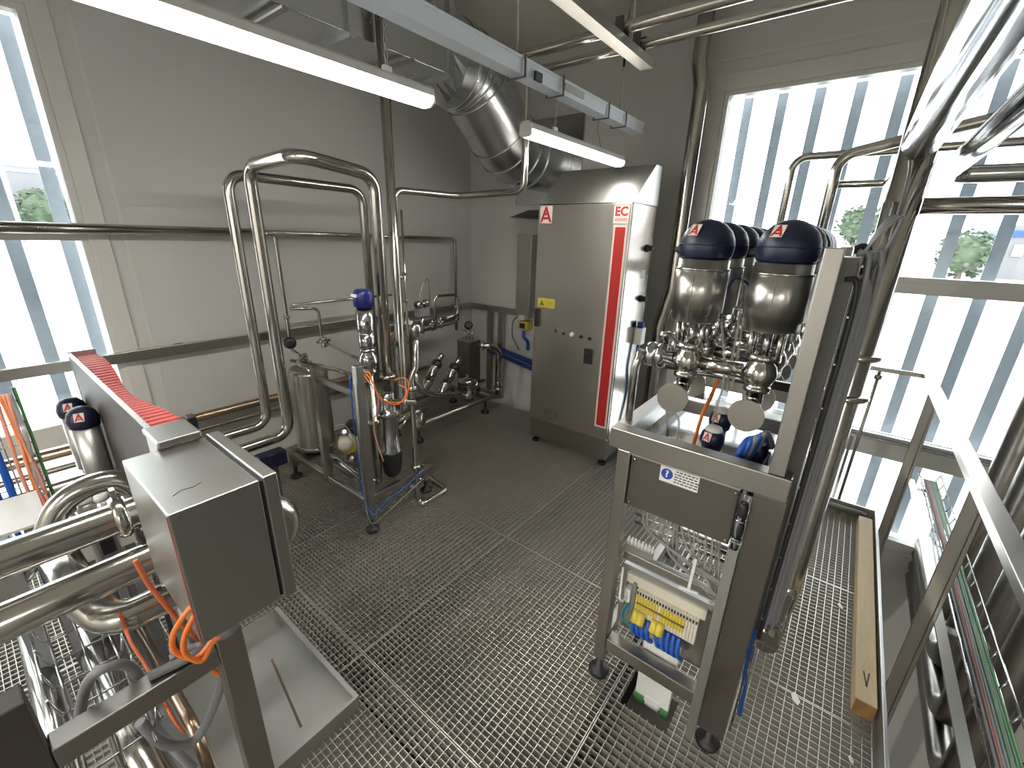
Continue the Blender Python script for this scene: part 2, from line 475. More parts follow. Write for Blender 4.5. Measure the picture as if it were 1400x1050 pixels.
pipe('thin_pipe', [(1.60, 3.42, 1.345), (2.35, 3.42, 1.345), (2.60, 3.42, 1.345)], .011, 'thin horizontal pipe passing behind the slim blue capped valve')
pipe('thin_pipe', [(1.58, 3.40, 1.32), (1.80, 3.40, 1.30), (1.80, 3.40, 1.02), (1.84, 3.20, .98), (1.70, 2.70, 1.02)], .012, 'thin cranked pipe above the tank', bend=.05)
t = thing('needle_valve', (1.80, 3.40, 1.02), 'small shiny cross handled valve above the tank', 'valve')
MB().lathe((1.80, 3.375, .98), (0, 0, 1), [(0, .016), (.0, .024), (.02, .024), (.035, .016), (.06, .028), (.08, .028), (.08, .013)], 14).build('body', 'pipe_bright', t)
MB().cyl((1.80, 3.32, 1.03), (1.80, 3.43, 1.03), .012, 10).cyl((1.745, 3.375, 1.03), (1.855, 3.375, 1.03), .012, 10).build('handle', 'pipe_bright', t)

# tall pipe loops
pipe('pipe_loop', [(-.5, 2.85, .55), (1.20, 2.85, .565), (1.20, 2.85, 2.235), (1.20, 2.30, 2.25), (1.64, 2.30, 2.205), (1.64, 2.30, .90)], .035,
     'front tall pipe loop with a raised bent top, nearest the camera', 'tall pipe loops', bend=.10, seg=24, clamps=[((1.64, 2.30, 1.0), (0, 0, 1))])
pipe('pipe_loop', [(-.5, 3.02, .60), (1.14, 3.02, .61), (1.14, 3.02, 2.20), (2.04, 3.02, 2.19), (2.04, 3.02, .70)], .031,
     'rear tall pipe loop behind the raised bent one', 'tall pipe loops', bend=.10, seg=24)
pipe('riser_pipe', [(1.80, 2.362, ZC - .002), (1.80, 2.362, .62), (1.70, 2.325, .58)], .030, 'tall vertical pipe running from the valve group up to the ceiling', bend=.06, seg=22)

# frame of the skid
t = thing('pump_skid', (1.8, 2.7, 0), 'stainless frame standing on black feet and carrying the tank and pumps', 'frame')
for a, b in (((1.33, 2.165, .10), (1.38, 2.215, 1.155)), ((1.33, 2.67, .19), (1.38, 2.72, 1.025)), ((1.335, 3.205, .10), (1.385, 3.255, .24)), ((1.88, 2.2565, .10), (1.93, 2.3065, .24)), ((2.33, 3.205, .10), (2.38, 3.255, .95))):
    bx(a, b).build('post', 'brushed_x', t, .004)
bx((1.335, 2.2155, .19), (1.375, 2.669, .235)).build('crossbar', 'brushed_x', t, .003)
bx((1.335, 2.721, .19), (1.375, 3.204, .235)).build('crossbar', 'brushed_x', t, .003)
bx((1.376, 2.2165, .19), (1.93, 2.255, .235)).build('crossbar', 'brushed_x', t, .003)
bx((1.386, 3.21, .19), (2.329, 3.25, .235)).build('crossbar', 'brushed_x', t, .003)
bx((1.345, 2.216, .945), (1.375, 2.669, .985)).build('crossbar', 'dark_panel', t, .003)
bx((1.386, 3.0, .215), (1.75, 3.209, .235)).build('tank_plate', 'brushed_x', t)
for x, y in ((1.355, 2.19), (1.36, 3.23), (1.905, 2.28), (2.355, 3.23)):
    MB().lathe((x, y, 0), (0, 0, 1), [(0, .044), (.014, .047), (.024, .036), (.032, .015), (.10, .014)], 18).build('foot', 'black', t)
# tank
t = thing('buffer_tank', (1.50, 3.10, .24), 'upright cylindrical steel tank on the skid frame', 'tank')
MB().lathe((1.50, 3.10, .236), (0, 0, 1), [(0, .06), (.02, .115), (.05, .138), (.05, .138), (.66, .138), (.66, .138), (.69, .12)], 32).build('shell', 'actuator', t)
MB().lathe((1.50, 3.10, .925), (0, 0, 1), [(0, .05), (.02, .05), (.02, .04), (.05, .035)], 18).build('top_nozzle', 'pipe', t)
MB().lathe((1.50, 3.10, .29), (0, 0, 1), [(0, .1385), (.004, .142), (.014, .142), (.018, .1385)], 32).build('weld_band', 'pipe', t)
pipe('inlet_pipe', [(1.50, 3.10, .98), (1.50, 3.10, 1.03), (1.38, 2.98, 1.01), (1.36, 2.76, 1.0)], .016, 'short bent pipe leaving the top of the tank', bend=.04)
pipe('skid_pipe', [(1.42, 3.16, .98), (1.46, 2.60, 1.02), (1.44, 2.25, 1.03)], .014, 'short horizontal pipe across the top of the skid frame')

# slim valve with the blue cap
t = thing('capped_valve', (1.51, 2.30, .25), 'slim upright valve with square dark blue cap beside the tall loop', 'valve')
c = MB().lathe((1.505, 2.30, 1.475), (0, 0, 1), [(0, .055), (.002, .060), (.075, .060), (.095, .05), (.10, .042)], 22).build('cap', 'capblue', t)
bx((1.440, 2.275, 1.535), (1.448, 2.325, 1.552)).build('cap_window', 'white', c)
MB().lathe((1.505, 2.30, 1.22), (0, 0, 1), [(0, .042), (.006, .050), (.09, .050), (.09, .046), (.10, .052), (.235, .052), (.235, .047), (.25, .047)], 24).build('actuator', 'pipe_bright', t)
MB().lathe((1.505, 2.30, 1.06), (0, 0, 1), [(0, .025), (.0, .045), (.012, .045), (.02, .035), (.04, .052), (.08, .062), (.11, .052), (.128, .038), (.138, .038), (.138, .05), (.155, .05), (.155, .035)], 24).build('valve_body', 'pipe_bright', t)
MB().lathe((1.505, 2.30, .26), (0, 0, 1), [(0, .026), (.44, .026), (.44, .04), (.47, .04), (.47, .026), (.795, .026)], 20).build('lower_tube', 'pipe', t)
bx((1.478, 2.295, 1.40), (1.50, 2.33, 1.43)).build('tag_plate', 'pinkwhite', t)

# pump with black motor hanging below the loop
t = thing('upright_pump', (1.63, 2.33, .25), 'upright steel pump with black motor cap under the tall loop', 'pump')
MB().lathe((1.63, 2.31, .445), (0, 0, 1), [(0, .060), (.0, .075), (.02, .075), (.03, .062), (.25, .062), (.26, .066), (.285, .066), (.285, .078), (.305, .078), (.31, .05), (.37, .045), (.44, .045)], 28).build('pump_body', 'pipe_bright', t)
MB().lathe((1.63, 2.31, .252), (0, 0, 1), [(0, .035), (.03, .058), (.10, .070), (.165, .074), (.175, .066), (.188, .066)], 28).build('motor_cap', 'black', t)
MB().lathe((1.63, 2.31, .82), (.55, -.83, 0), [(0, .020), (.12, .020), (.12, .034), (.14, .034), (.14, .02), (.2, .016)], 16).build('side_port', 'pipe', t)
MB().tube([(1.68, 2.30, .66), (1.80, 2.28, .68), (1.95, 2.30, .68)], .022, .03).build('outlet', 'pipe', t)
MB().lathe((1.90, 2.37, .58), (.5, -.85, 0), [(0, .05), (.02, .07), (.05, .07), (.07, .05)], 22).build('volute', 'pipe', t)
# sampling tube with the looped foot
t = thing('sampling_tube', (1.80, 2.20, 0), 'vertical sampling tube with rectangular loop foot resting on the grating', 'tube')
MB().tube([(1.797, 2.19, 1.24), (1.785, 2.19, 1.05), (1.74, 2.188, .985), (1.74, 2.188, .90), (1.745, 2.186, .022), (1.755, 2.13, .02), (1.99, 2.15, .02), (2.03, 2.40, .02), (1.88, 2.42, .02), (1.81, 2.32, .06)], .019, .035, 14).build('tube', 'pipe', t)
MB().lathe((1.797, 2.19, 1.235), (0, 0, 1), [(0, .019), (.03, .025), (.05, .036), (.075, .04), (.10, .032), (.115, .012)], 18).build('sight_bulb', 'pipe_bright', t)
for z in (.30, .90): MB().lathe((1.742, 2.187, z), (0, 0, 1), [(0, .019), (0, .032), (.03, .032), (.03, .019)], 16).build('union', 'pipe', t)
# white-yellow dosing pump
t = thing('dosing_pump', (1.46, 2.56, .24), 'small white and yellow dosing pump inside the skid frame', 'pump')
MB().lathe((1.47, 2.60, .51), (-.55, -.8, .1), [(0, .02), (.01, .045), (.05, .050), (.055, .036), (.09, .036), (.10, .048), (.14, .044), (.15, .02)], 18).build('pump_head', 'cream', t)
bx((1.43, 2.54, .41), (1.55, 2.66, .50)).build('yellow_cover', 'yellow', t, .01)
MB().lathe((1.56, 2.70, .47), (.5, .6, 0), [(0, .05), (.01, .06), (.16, .06), (.18, .03)], 18).build('motor', 'black', t)
for z, y in ((.56, 2.56), (.38, 2.50)):
    MB().lathe((1.44, y, z), (-.3, -.5, .5), [(0, .02), (.03, .02), (.03, .028), (.045, .028), (.045, .012), (.08, .012)], 12).build('port', 'pipe_bright', t)
bx((1.42, 2.50, .246), (1.60, 2.75, .262)).box((1.47, 2.57, .262), (1.53, 2.63, .41)).build('bracket', 'brushed_x', t)
pipe('pump_pipe', [(1.42, 2.90, .36), (1.42, 2.60, .33), (1.42, 2.30, .30), (1.46, 2.26, .30)], .022, 'short bright pipe under the dosing pump', bend=.05, m='pipe_bright')
for i, (col, pts, lab) in enumerate((
    ('orange', [(1.39, 2.19, 1.10), (1.405, 2.15, 1.108), (1.432, 2.15, 1.009), (1.477, 2.15, .92), (1.571, 2.15, .857), (1.654, 2.15, .874), (1.691, 2.15, .966), (1.658, 2.16, 1.014), (1.616, 2.20, 1.0)], 'orange cable looping round the upright pump'),
    ('orange', [(1.39, 2.205, 1.13), (1.408, 2.13, 1.054), (1.436, 2.13, .963), (1.511, 2.13, .898), (1.611, 2.13, .874), (1.662, 2.14, .935), (1.65, 2.20, .96)], 'second orange cable sagging beneath the sampling tube union'),
    ('pink', [(1.42, 2.25, 1.08), (1.50, 2.22, .90), (1.46, 2.24, .70), (1.50, 2.22, .45)], 'pinkish cable running down behind the front frame post'),
    ('bluewire', [(1.325, 2.23, 1.10), (1.322, 2.235, .80), (1.324, 2.23, .50), (1.322, 2.22, .30), (1.33, 2.14, .16), (1.40, 2.13, .20), (1.6, 2.14, .235), (1.76, 2.15, .28)], 'blue cable strapped down the front post of the skid'),
    ('greyhose', [(1.318, 2.19, 1.05), (1.317, 2.195, .70), (1.318, 2.19, .30), (1.31, 2.13, .11), (1.42, 2.10, .15), (1.6, 2.11, .20), (1.75, 2.12, .24)], 'pale grey cable hooked under the front corner of the skid'),
    ('clear', [(1.40, 2.62, .62), (1.41, 2.50, .66), (1.40, 2.38, .58), (1.37, 2.26, .42), (1.345, 2.23, .25)], 'thin clear hose arching over the dosing pump'))):
    tag(MB().path(curve(pts, 6), .0042, 8).build('cable', col), lab, 'cable')

# second skid in the corner: base frame, angled valves, strainer, square column, big bend
t = thing('corner_skid', (2.9, 3.1, 0), 'low tubular base frame on the floor in the dark back corner', 'frame')
MB().tube([(2.42, 2.92, .20), (3.40, 2.90, .20), (3.60, 2.88, .16), (3.60, 3.25, .16), (3.40, 3.30, .16)], .024, .05).build('front_tube', 'brushed_x', t)
bx((2.40, 2.95, .17), (2.44, 3.50, .21)).build('crossbar', 'brushed_x', t, .003); bx((3.36, 2.94, .17), (3.40, 3.50, .21)).build('crossbar', 'brushed_x', t, .003)
bx((2.40, 3.46, .17), (3.40, 3.50, .21)).build('crossbar', 'brushed_x', t, .003)
bx((2.62, 3.3, .21), (2.68, 3.36, 1.02)).build('post', 'brushed_x', t, .003); bx((2.42, 3.28, 1.02), (3.3, 3.36, 1.07)).build('shelf_bar', 'dark_panel', t, .003)
for x, y in ((2.42, 2.97), (3.38, 2.97), (2.42, 3.48), (3.38, 3.48)):
    MB().lathe((x, y, 0), (0, 0, 1), [(0, .045), (.02, .048), (.035, .03), (.05, .014), (.17, .014)], 16).build('foot', 'black', t)
t = thing('filter_column', (3.34, 3.17, .21), 'brownish square column standing on the corner skid', 'column')
bx((3.24, 3.08, .212), (3.42, 3.26, .82)).build('body', 'dark_panel', t, .006)
bx((3.235, 3.075, .82), (3.425, 3.265, .828)).build('lid', 'brushed_l', t)
for y in (3.10, 3.15, 3.20, 3.24): MB().cyl((3.33, y, .828), (3.31, y + .01, .93), .006, 8).build('stud', 'pipe', t)
MB().lathe((3.30, 3.15, .98), (-.5, -.7, .3), [(0, .02), (.01, .045), (.05, .045), (.06, .03)], 14).build('black_knob', 'black', t)
pipe('elbow_pipe', [(3.30, 2.98, .80), (3.36, 2.90, .79), (3.47, 2.86, .74), (3.47, 2.86, .234)], .035, 'shiny elbow pipe coming down beside the square column', bend=.10, clamps=[((3.32, 2.955, .795), (.6, -.8, 0)), ((3.47, 2.86, .30), (0, 0, 1))])
def angled(o, d, label):
    o, d = V(o), V(d).normalized()
    t = thing('angle_valve', o, label, 'valve', 'slanted valves on the corner skid')
    MB().lathe(o, d, [(0, .03), (.0, .05), (.02, .05), (.03, .036), (.07, .046), (.11, .046), (.12, .055), (.14, .055), (.14, .045), (.27, .045), (.28, .05), (.30, .05)], 20).build('body', 'pipe', t)
    MB().lathe(o + d * .301, d, [(0, .05), (.01, .054), (.05, .052), (.055, .03)], 18).build('collar', 'black', t)
    MB().lathe(o + d * .357, d, [(0, .028), (.03, .032), (.08, .030), (.085, .02)], 16).build('cap', 'pipe_bright', t)
angled((2.50, 3.0, .46), (.50, .0, .62), 'left of the two slanted steel valves in the back corner')
angled((2.69, 2.96, .40), (.58, .03, .62), 'right slanted steel valve, leaning in front of the square column')
pipe('manifold_pipe', [(2.40, 2.98, .72), (2.46, 2.95, .52), (2.62, 2.94, .43), (2.80, 2.92, .39), (3.02, 2.92, .38)], .026, 'curved manifold pipe linking the slanted valves', bend=.07)
t = thing('strainer', (3.13, 2.98, .22), 'pale ribbed strainer pot on the corner skid below the elbow pipe', 'strainer')
MB().lathe((3.13, 3.0, .222), (0, 0, 1), [(0, .04), (0, .065), (.03, .07), (.035, .085), (.10, .088), (.105, .08), (.20, .08), (.205, .098), (.235, .098), (.24, .06), (.255, .018), (.29, .014)], 24).build('pot', 'pipe_bright', t)
MB().lathe((3.18, 3.0, .36), (1, .0, .05), [(0, .03), (.05, .03), (.05, .05), (.09, .05), (.09, .03), (.22, .022)], 18).build('side_outlet', 'pipe', t)
# instruments on the shelf of the corner skid
pipe('instrument_pipe', [(2.70, 3.0, 1.05), (2.70, 3.0, 1.36), (3.0, 3.0, 1.35), (3.0, 3.0, 1.16), (2.85, 3.0, 1.14)], .013, 'thin bent instrument pipe above the corner skid', bend=.05)
t = thing('gauge_valve', (2.48, 2.95, 1.10), 'small cluster valve with grey actuator above the corner skid', 'valve')
MB().lathe((2.36, 2.85, 1.33), (1, .2, 0), [(0, .02), (.01, .035), (.03, .035), (.035, .015), (.11, .015), (.115, .035), (.135, .035), (.14, .015)], 14).build('handwheel', 'pipe_bright', t)
bx((2.40, 2.86, 1.22), (2.52, 2.93, 1.29)).build('actuator', 'greyhose', t, .005)
MB().cyl((2.46, 2.895, 1.07), (2.46, 2.895, 1.22), .014, 12).build('stem', 'pipe', t)
for i, (x, y, z, lab) in enumerate(((2.22, 2.80, 1.21, 'white star handled valve next to the sampling tube'), (2.62, 2.95, 1.12, 'small shiny valve at the end of the shelf bar'), (2.72, 2.95, 1.13, 'small bright valve left of the thin instrument pipe'))):
    t = thing('small_valve', (x, y, z - .06), lab, 'valve')
    MB().lathe((x, y, z - .06), (0, 0, 1), [(0, .016), (.01, .026), (.03, .026), (.04, .016), (.06, .016)], 12).build('body', 'pipe', t)
    MB().cyl((x - .04, y + .01, z), (x + .04, y - .01, z), .012, 10).cyl((x, y - .04, z), (x, y + .04, z), .012, 10).cyl((x, y, z), (x, y, z + .035), .014, 10).build('star_handle', 'white' if i == 0 else 'pipe_bright', t)
tag(MB().path(curve([(2.40, 2.86, 1.36), (2.46, 2.88, 1.48), (2.54, 2.9, 1.53), (2.55, 2.9, 1.44), (2.56, 2.9, 1.34)]), .006, 8).build('capillary', 'brushed_x'), 'fine capillary tube arching above the cluster valve', 'tube')
pipe('shelf_pipe', [(2.30, 2.86, 1.07), (2.44, 2.90, 1.09), (2.95, 2.98, 1.095), (3.0, 3.0, 1.16)], .016, 'horizontal pipe in front of the shelf bar in the corner', bend=.04)
t = thing('blue_motor', (.98, 2.74, .30), 'dark blue block low between the tank and the big steel box', 'motor')
bx((.93, 2.70, .43), (1.10, 2.79, .53)).build('body', 'navy', t, .01)
bx((.99, 2.72, .0), (1.04, 2.77, .43)).build('stand', 'dark_steel', t)
# ------------------------------------------------------------------ overhead: cable duct, tube lights, air duct, ceiling pipes
def bx(a, b): return MB().box(a, b)
# white cable duct along the room
t = thing('cable_duct', (1.5, 1.58, 2.66), 'pale grey overhead cable duct with lights hanging from it', 'cable duct')
bx((-1.2, 1.535, 2.665), (3.56, 1.625, 2.735)).build('trunking', 'tray', t, .004)
bx((-1.2, 1.530, 2.728), (3.56, 1.630, 2.740)).build('cover', 'tray', t)
for x in (1.02, 2.02, 2.38, 2.95, 3.22):
    MB().bar((x, 1.524, 2.655), (x, 1.524, 2.75), .012, .006, (0, 1, 0)).bar((x, 1.636, 2.655), (x, 1.636, 2.75), .012, .006, (0, 1, 0)).bar((x, 1.52, 2.655), (x, 1.64, 2.655), .012, .006).build('bracket', 'dark_steel', t)
for x in (1.02, 2.02, 3.22):
    r_ = MB().cyl((x, 1.58, 2.74), (x, 1.58, ZC), .005, 8).build('rod', 'brushed_x', t)
    MB().cyl((x, 1.58, 3.02), (x, 1.58, 3.10), .010, 8).build('turnbuckle', 'black', r_)
bx((2.40, 1.525, 2.69), (2.62, 1.535, 2.72)).build('splice_plate', 'brushed_x', t)
bx((2.10, 1.515, 2.66), (2.16, 1.53, 2.70)).build('socket', 'black', t)
# tube lights on chains
def tube_light(x0, x1, z, label, chains, chain_top):
    t = thing('hanging_tube_light', ((x0 + x1) / 2, 1.58, z), label, 'tube light', 'tube lights hung from the cable duct')
    prof = [(-.045, .0), (-.035, .028), (-.018, .04), (.018, .04), (.035, .028), (.045, .0)]
    MB().prism([(x0 + .012, 1.58 + a, z + b) for a, b in prof], (x1 - x0 - .024, 0, 0)).build('housing', 'lampbody', t)
    low = [(.045, .0), (.04, -.022), (.022, -.034), (-.022, -.034), (-.04, -.022), (-.045, .0)]
    MB().prism([(x0 + .012, 1.58 + a, z - .001 + b) for a, b in low], (x1 - x0 - .024, 0, 0)).build('diffuser', 'lamp', t)
    for x in (x0, x1 - .012):
        MB().prism([(x, 1.58 + a * 1.04, z + b * 1.04) for a, b in prof[1:-1] + low[1:-1]], (.012, 0, 0)).build('end_cap', 'lampbody', t)
    for x in chains:
        bx((x - .018, 1.572, z + .04), (x + .018, 1.588, z + .062)).build('hook', 'white', t)
        c = MB(); n = int((chain_top - z - .06) / .024)
        for k in range(n):
            zc = z + .072 + k * .024; a = (.006, 0) if k % 2 else (0, .006)
            pts = [(x + a[0] * math.cos(q), 1.58 + a[1] * math.cos(q), zc + .016 * math.sin(q)) for q in [2 * PI * i / 10 for i in range(11)]]
            c.path(pts, .0024, 6, False)
        c.build('chain', 'brushed_x', t)
tube_light(-.10, 1.425, 2.435, 'long bright tube light at the upper left, nearest the camera', (.2, 1.22), 2.66)
tube_light(2.11, 3.30, 2.445, 'short bright tube light in front of the control cabinet roof', (2.40,), 2.66)
tag(MB().path(curve([(3.02, 1.60, 2.50), (3.0, 1.61, 2.56), (2.97, 1.61, 2.60), (2.96, 1.60, 2.655)]), .003, 6).build('lamp_cable', 'greyhose'), 'thin grey cable dropping from the cable duct to the short tube light', 'cable')
# support channel near the ceiling with the two pipes lying on it
t = thing('support_channel', (2.2, 1.18, 2.8), 'short galvanised support channel at the top centre carrying two pipes', 'support channel')
bx((1.3, 1.145, 2.800), (2.69, 1.215, 2.804)).build('channel', 'brushed_x', t)
bx((1.3, 1.145, 2.804), (2.69, 1.149, 2.842)).build('flange', 'brushed_x', t); bx((1.3, 1.211, 2.804), (2.69, 1.215, 2.842)).build('flange', 'brushed_x', t)
MB().cyl((2.46, 1.18, 2.804), (2.46, 1.18, ZC), .006, 8).build('rod', 'brushed_x', t)
MB().cyl((1.40, 1.18, 2.804), (1.40, 1.18, ZC), .006, 8).build('rod', 'brushed_x', t)
for x in (2.35, 2.56):
    for s_ in (-1, 1): bx((x + s_ * .030, 1.16, 2.842), (x + s_ * .045, 1.20, 2.92)).build('pipe_clip', 'dark_steel', t)
pipe('ceiling_pipe', [(-.8, 1.90, 2.885), (2.35, 1.90, 2.885), (2.35, -3.9, 2.885)], .026, 'ceiling pipe running left behind the cable duct and turning to the right', m='pipe', bend=.09)
pipe('ceiling_pipe', [(1.675, 2.350, 1.185), (1.76, 2.42, 1.185), (1.975, 2.56, 1.24), (1.975, 2.56, 2.17), (2.56, 2.56, 2.18), (2.56, 1.91, 2.19), (2.56, 1.91, 2.875), (2.56, -3.9, 2.875)], .023,
     'long pipe rising past the short tube light and running right under the ceiling', m='pipe', bend=.07, clamps=[((1.975, 2.56, 1.60), (0, 0, 1))])
pipe('instrument_line', [(2.06, 2.60, 2.05), (2.06, 2.60, 1.10), (2.22, 2.80, 1.06)], .009, 'thin vertical line with two unions right of the tall pipes', bend=.04, clamps=[((2.06, 2.60, 1.62), (0, 0, 1)), ((2.06, 2.60, 1.42), (0, 0, 1))])
pipe('vertical_pipe', [(3.88, 1.285, ZC - .002), (3.88, 1.285, 3.17), (3.88, 1.245, 3.0), (3.88, 1.245, 1.50), (3.88, 1.31, 1.18), (3.88, 1.31, -3.19)], .058,
     'thick downpipe between the control cabinet and the big window', m='pipe', bend=.2, seg=24)

# air duct: square trunk, transition, two segmented elbows and the wall plate
t = thing('air_duct', (2.0, 2.72, 2.86), 'large galvanised air duct bending down to the wall behind the cabinet', 'air duct')
rc = bx((-2.2, 2.42, 2.90), (2.38, 3.02, 3.36)).build('rectangular_section', 'galv', t, .004)
for x in (-.6, .9, 1.62, 2.36):
    bx((x, 2.395, 2.875), (x + .035, 3.045, 3.385)).build('joint_flange', 'galv', rc)
for x in (1.25, 2.0):
    bx((x, 2.36, 2.868), (x + .03, 3.08, 2.88)).build('hanger_bar', 'brushed_x', rc)
R = .285; zc = 3.10; mb = MB(); N = 32
sq = []; ro = []
for k in range(N):
    a = 2 * PI * k / N; c, s_ = math.cos(a), math.sin(a); q = max(abs(c), abs(s_))
    sq.append(V((2.395, 2.72 + .30 * c / q, 3.13 + .23 * s_ / q))); ro.append(V((2.58, 2.72 + R * c, zc + R * s_)))
n = len(mb.v); mb.v += sq + ro
for k in range(N): mb.face([n + k, n + (k + 1) % N, n + N + (k + 1) % N, n + N + k])
mb.build('transition', 'galv', t)
pts = fillet([(2.58, 2.72, zc), (2.86, 2.72, zc), (3.42, 2.72, 2.62), (4.03, 2.72, 2.62)], .55, 3)
pts = [pts[0], V((2.70, 2.72, zc))] + pts[1:]
for k in range(len(pts) - 1):
    a, b = pts[k], pts[k + 1]; d0 = (b - a).normalized()
    sec = MB(); ta = (pts[k] - pts[k - 1]).normalized() if k else d0; tb = (pts[k + 2] - b).normalized() if k + 2 < len(pts) else d0
    # mitred section between two planes
    na = (ta + d0).normalized(); nb = (tb + d0).normalized(); ra, rb = [], []
    y = V((0, 1, 0)); zz = d0.cross(y)
    for i in range(40):
        q = 2 * PI * i / 40; e = y * (R * math.cos(q)) + zz * (R * math.sin(q))
        p = a + e; p = p + d0 * ((a - p).dot(na) / d0.dot(na)); ra.append(p)
        p = b + e; p = p + d0 * ((b - p).dot(nb) / d0.dot(nb)); rb.append(p)
    n = len(sec.v); sec.v += ra + rb
    for i in range(40): sec.face([n + i, n + (i + 1) % 40, n + 40 + (i + 1) % 40, n + 40 + i], True)
    so = sec.build('elbow_segment' if 1 < k < len(pts) - 2 else 'round_section', 'galv', t)
    if k:
        ring = MB(); c = [p + (p - a).normalized() * .004 for p in ra]; ring.path(c + c[:1], .0075, 8, False)
        ring.build('seam_ring', 'galv', so)
bx((4.035, 2.33, 2.22), (4.059, 3.12, 3.01)).build('wall_plate', 'galv', t)

# ------------------------------------------------------------------ control cabinet
X0, X1, Y0, Y1 = 3.135, 3.62, 1.37, 2.19
t = thing('control_cabinet', (3.38, 1.78, 0), 'tall stainless control cabinet with slanted roof and red door stripe', 'cabinet')
bx((X0 + .02, Y0, .26), (X1, Y1, 2.15)).build('body', 'brushed', t, .004)
bx((X0 + .015, Y0 + .01, .065), (X1 - .01, Y1 - .01, .258)).build('plinth', 'brushed_x', t, .003)
MB().prism([(X0 + .005, Y0, 2.152), (X1, Y0, 2.152), (X1, Y0, 2.44), (X1 - .12, Y0, 2.44)], (0, Y1 - Y0, 0)).build('sloping_roof', 'brushed_l', t, .003)
for x in (X0 + .06, X1 - .06):
    for y in (Y0 + .05, Y1 - .05):
        MB().cyl((x, y, .0), (x, y, .02), .035, 16).cyl((x, y, .02), (x, y, .065), .014, 10).build('foot', 'black', t)
door = bx((X0, Y0 + .006, .262), (X0 + .018, Y1 - .006, 2.146)).build('door', 'door_steel', t, .004)
bx((X0 - .0012, 1.389, .37), (X0 - .0002, 1.500, 1.998)).build('stripe_border', 'pinkwhite', door)
bx((X0 - .0022, 1.404, .385), (X0 - .0014, 1.485, 1.982)).build('red_stripe', 'red', door)
XD, YD, ZD = V((0, -1, 0)), V((0, 0, 1)), V((-1, 0, 0))
letter_a(t, (X0 - .0002, 2.106, 2.072), XD, YD, .058)
bx((X0 - .0012, 1.388, 2.008), (X0 - .0002, 1.508, 2.130)).build('sticker', 'pinkwhite', door)
text_mesh('lettering', 'EC', .085, 'red', door, (X0 - .0016, 1.448, 2.088), XD, YD, bold=.003)
bx((X0 - .0018, 1.398, 2.036), (X0 - .0013, 1.498, 2.041)).box((X0 - .0018, 1.398, 2.024), (X0 - .0013, 1.498, 2.029)).build('caption_lines', 'red', door)
yl = bx((X0 - .0012, 1.975, 1.320), (X0 - .0002, 2.148, 1.398)).build('warning_label', 'yellow', door)
MB().prism([(X0 - .002, 2.135, 1.335), (X0 - .002, 2.075, 1.335), (X0 - .002, 2.105, 1.386)], (.0006, 0, 0)).build('warning_triangle', 'gold', yl)
bx((X0 - .0019, 1.985, 1.375), (X0 - .0013, 2.06, 1.380)).box((X0 - .0019, 1.985, 1.357), (X0 - .0013, 2.06, 1.362)).box((X0 - .0019, 1.985, 1.340), (X0 - .0013, 2.06, 1.345)).build('text_lines', 'gold', yl)
h = bx((X0 - .03, 2.122, 1.148), (X0 - .0005, 2.160, 1.305)).build('latch', 'black', door, .004)
h = bx((X0 - .018, 1.575, .905), (X0 - .0005, 1.650, 1.035)).build('handle', 'black', door, .006)
bx((X0 - .034, 1.592, .925), (X0 - .018, 1.632, 1.000)).build('lever', 'black', h, .004)
MB().cyl((X0 - .02, 1.612, 1.018), (X0 - .018, 1.612, 1.018), .010, 12).build('lock', 'pipe_bright', h)
for y, z, m_, r_ in ((1.935, 1.137, 'pipe_bright', .016), (1.862, 1.125, 'black', .013), (1.785, 1.128, 'white', .017), (1.693, 1.122, 'black', .014), (1.612, 1.118, 'black', .014)):
    MB().cyl((X0 - .016, y, z), (X0 - .0005, y, z), r_, 16).build('button', m_, door)
for x, z in ((3.50, 1.835), (3.50, 1.437)):
    c = MB().lathe((x, Y0 - .0005, z), (0, -1, 0), [(0, .03), (.012, .03), (.016, .022), (.045, .020), (.052, .012)], 16).build('cable_gland', 'black', t)
bx((3.44, Y0 - .002, 1.60), (3.53, Y0 - .0005, 1.67)).build('rating_label', 'label', t)
g = bx((3.44, Y0 - .07, 1.06), (3.53, Y0 - .0005, 1.20)).build('plug_socket', 'white', t, .006)
MB().cyl((3.485, Y0 - .035, 1.20), (3.485, Y0 - .035, 1.25), .028, 14).build('plug', 'blue', g)
tag(MB().path(curve([(3.485, Y0 - .035, 1.06), (3.47, Y0 - .04, .85), (3.49, Y0 - .03, .62), (3.46, Y0 - .05, .30), (3.47, Y0 - .05, .01)]), .014, 10).build('plug_cable', 'bluewire'), 'blue cable hanging down the right side of the control cabinet', 'cable')

# wall box, blue lines and hood left of the cabinet
t = thing('wall_box', (3.98, 2.88, 1.05), 'narrow grey box on the wall left of the control cabinet', 'wall box')
bx((3.91, 2.795, 1.06), (4.058, 2.985, 1.92)).build('body', 'box_steel', t, .004)
bx((3.902, 2.80, 1.07), (3.909, 2.98, 1.91)).build('cover', 'box_steel', t)
bx((3.90, 2.85, 1.00), (3.98, 2.93, 1.058)).build('gland_plate', 'cream', t)
t = thing('isolator_switch', (3.98, 2.90, .88), 'yellow and black isolator switch under the narrow wall box', 'switch')
bx((3.95, 2.84, .88), (4.056, 2.96, .975)).build('body', 'yellow', t, .004)
bx((3.92, 2.87, .90), (3.949, 2.93, .955)).build('knob', 'black', t, .004)
tag(MB().path(curve([(3.93, 2.97, 1.02), (3.90, 3.01, .96), (3.91, 3.02, .8), (3.95, 3.0, .70), (3.99, 2.98, .62)]), .009, 8).build('wall_cable', 'greyhose'), 'grey cable looping beside the yellow isolator switch', 'cable')
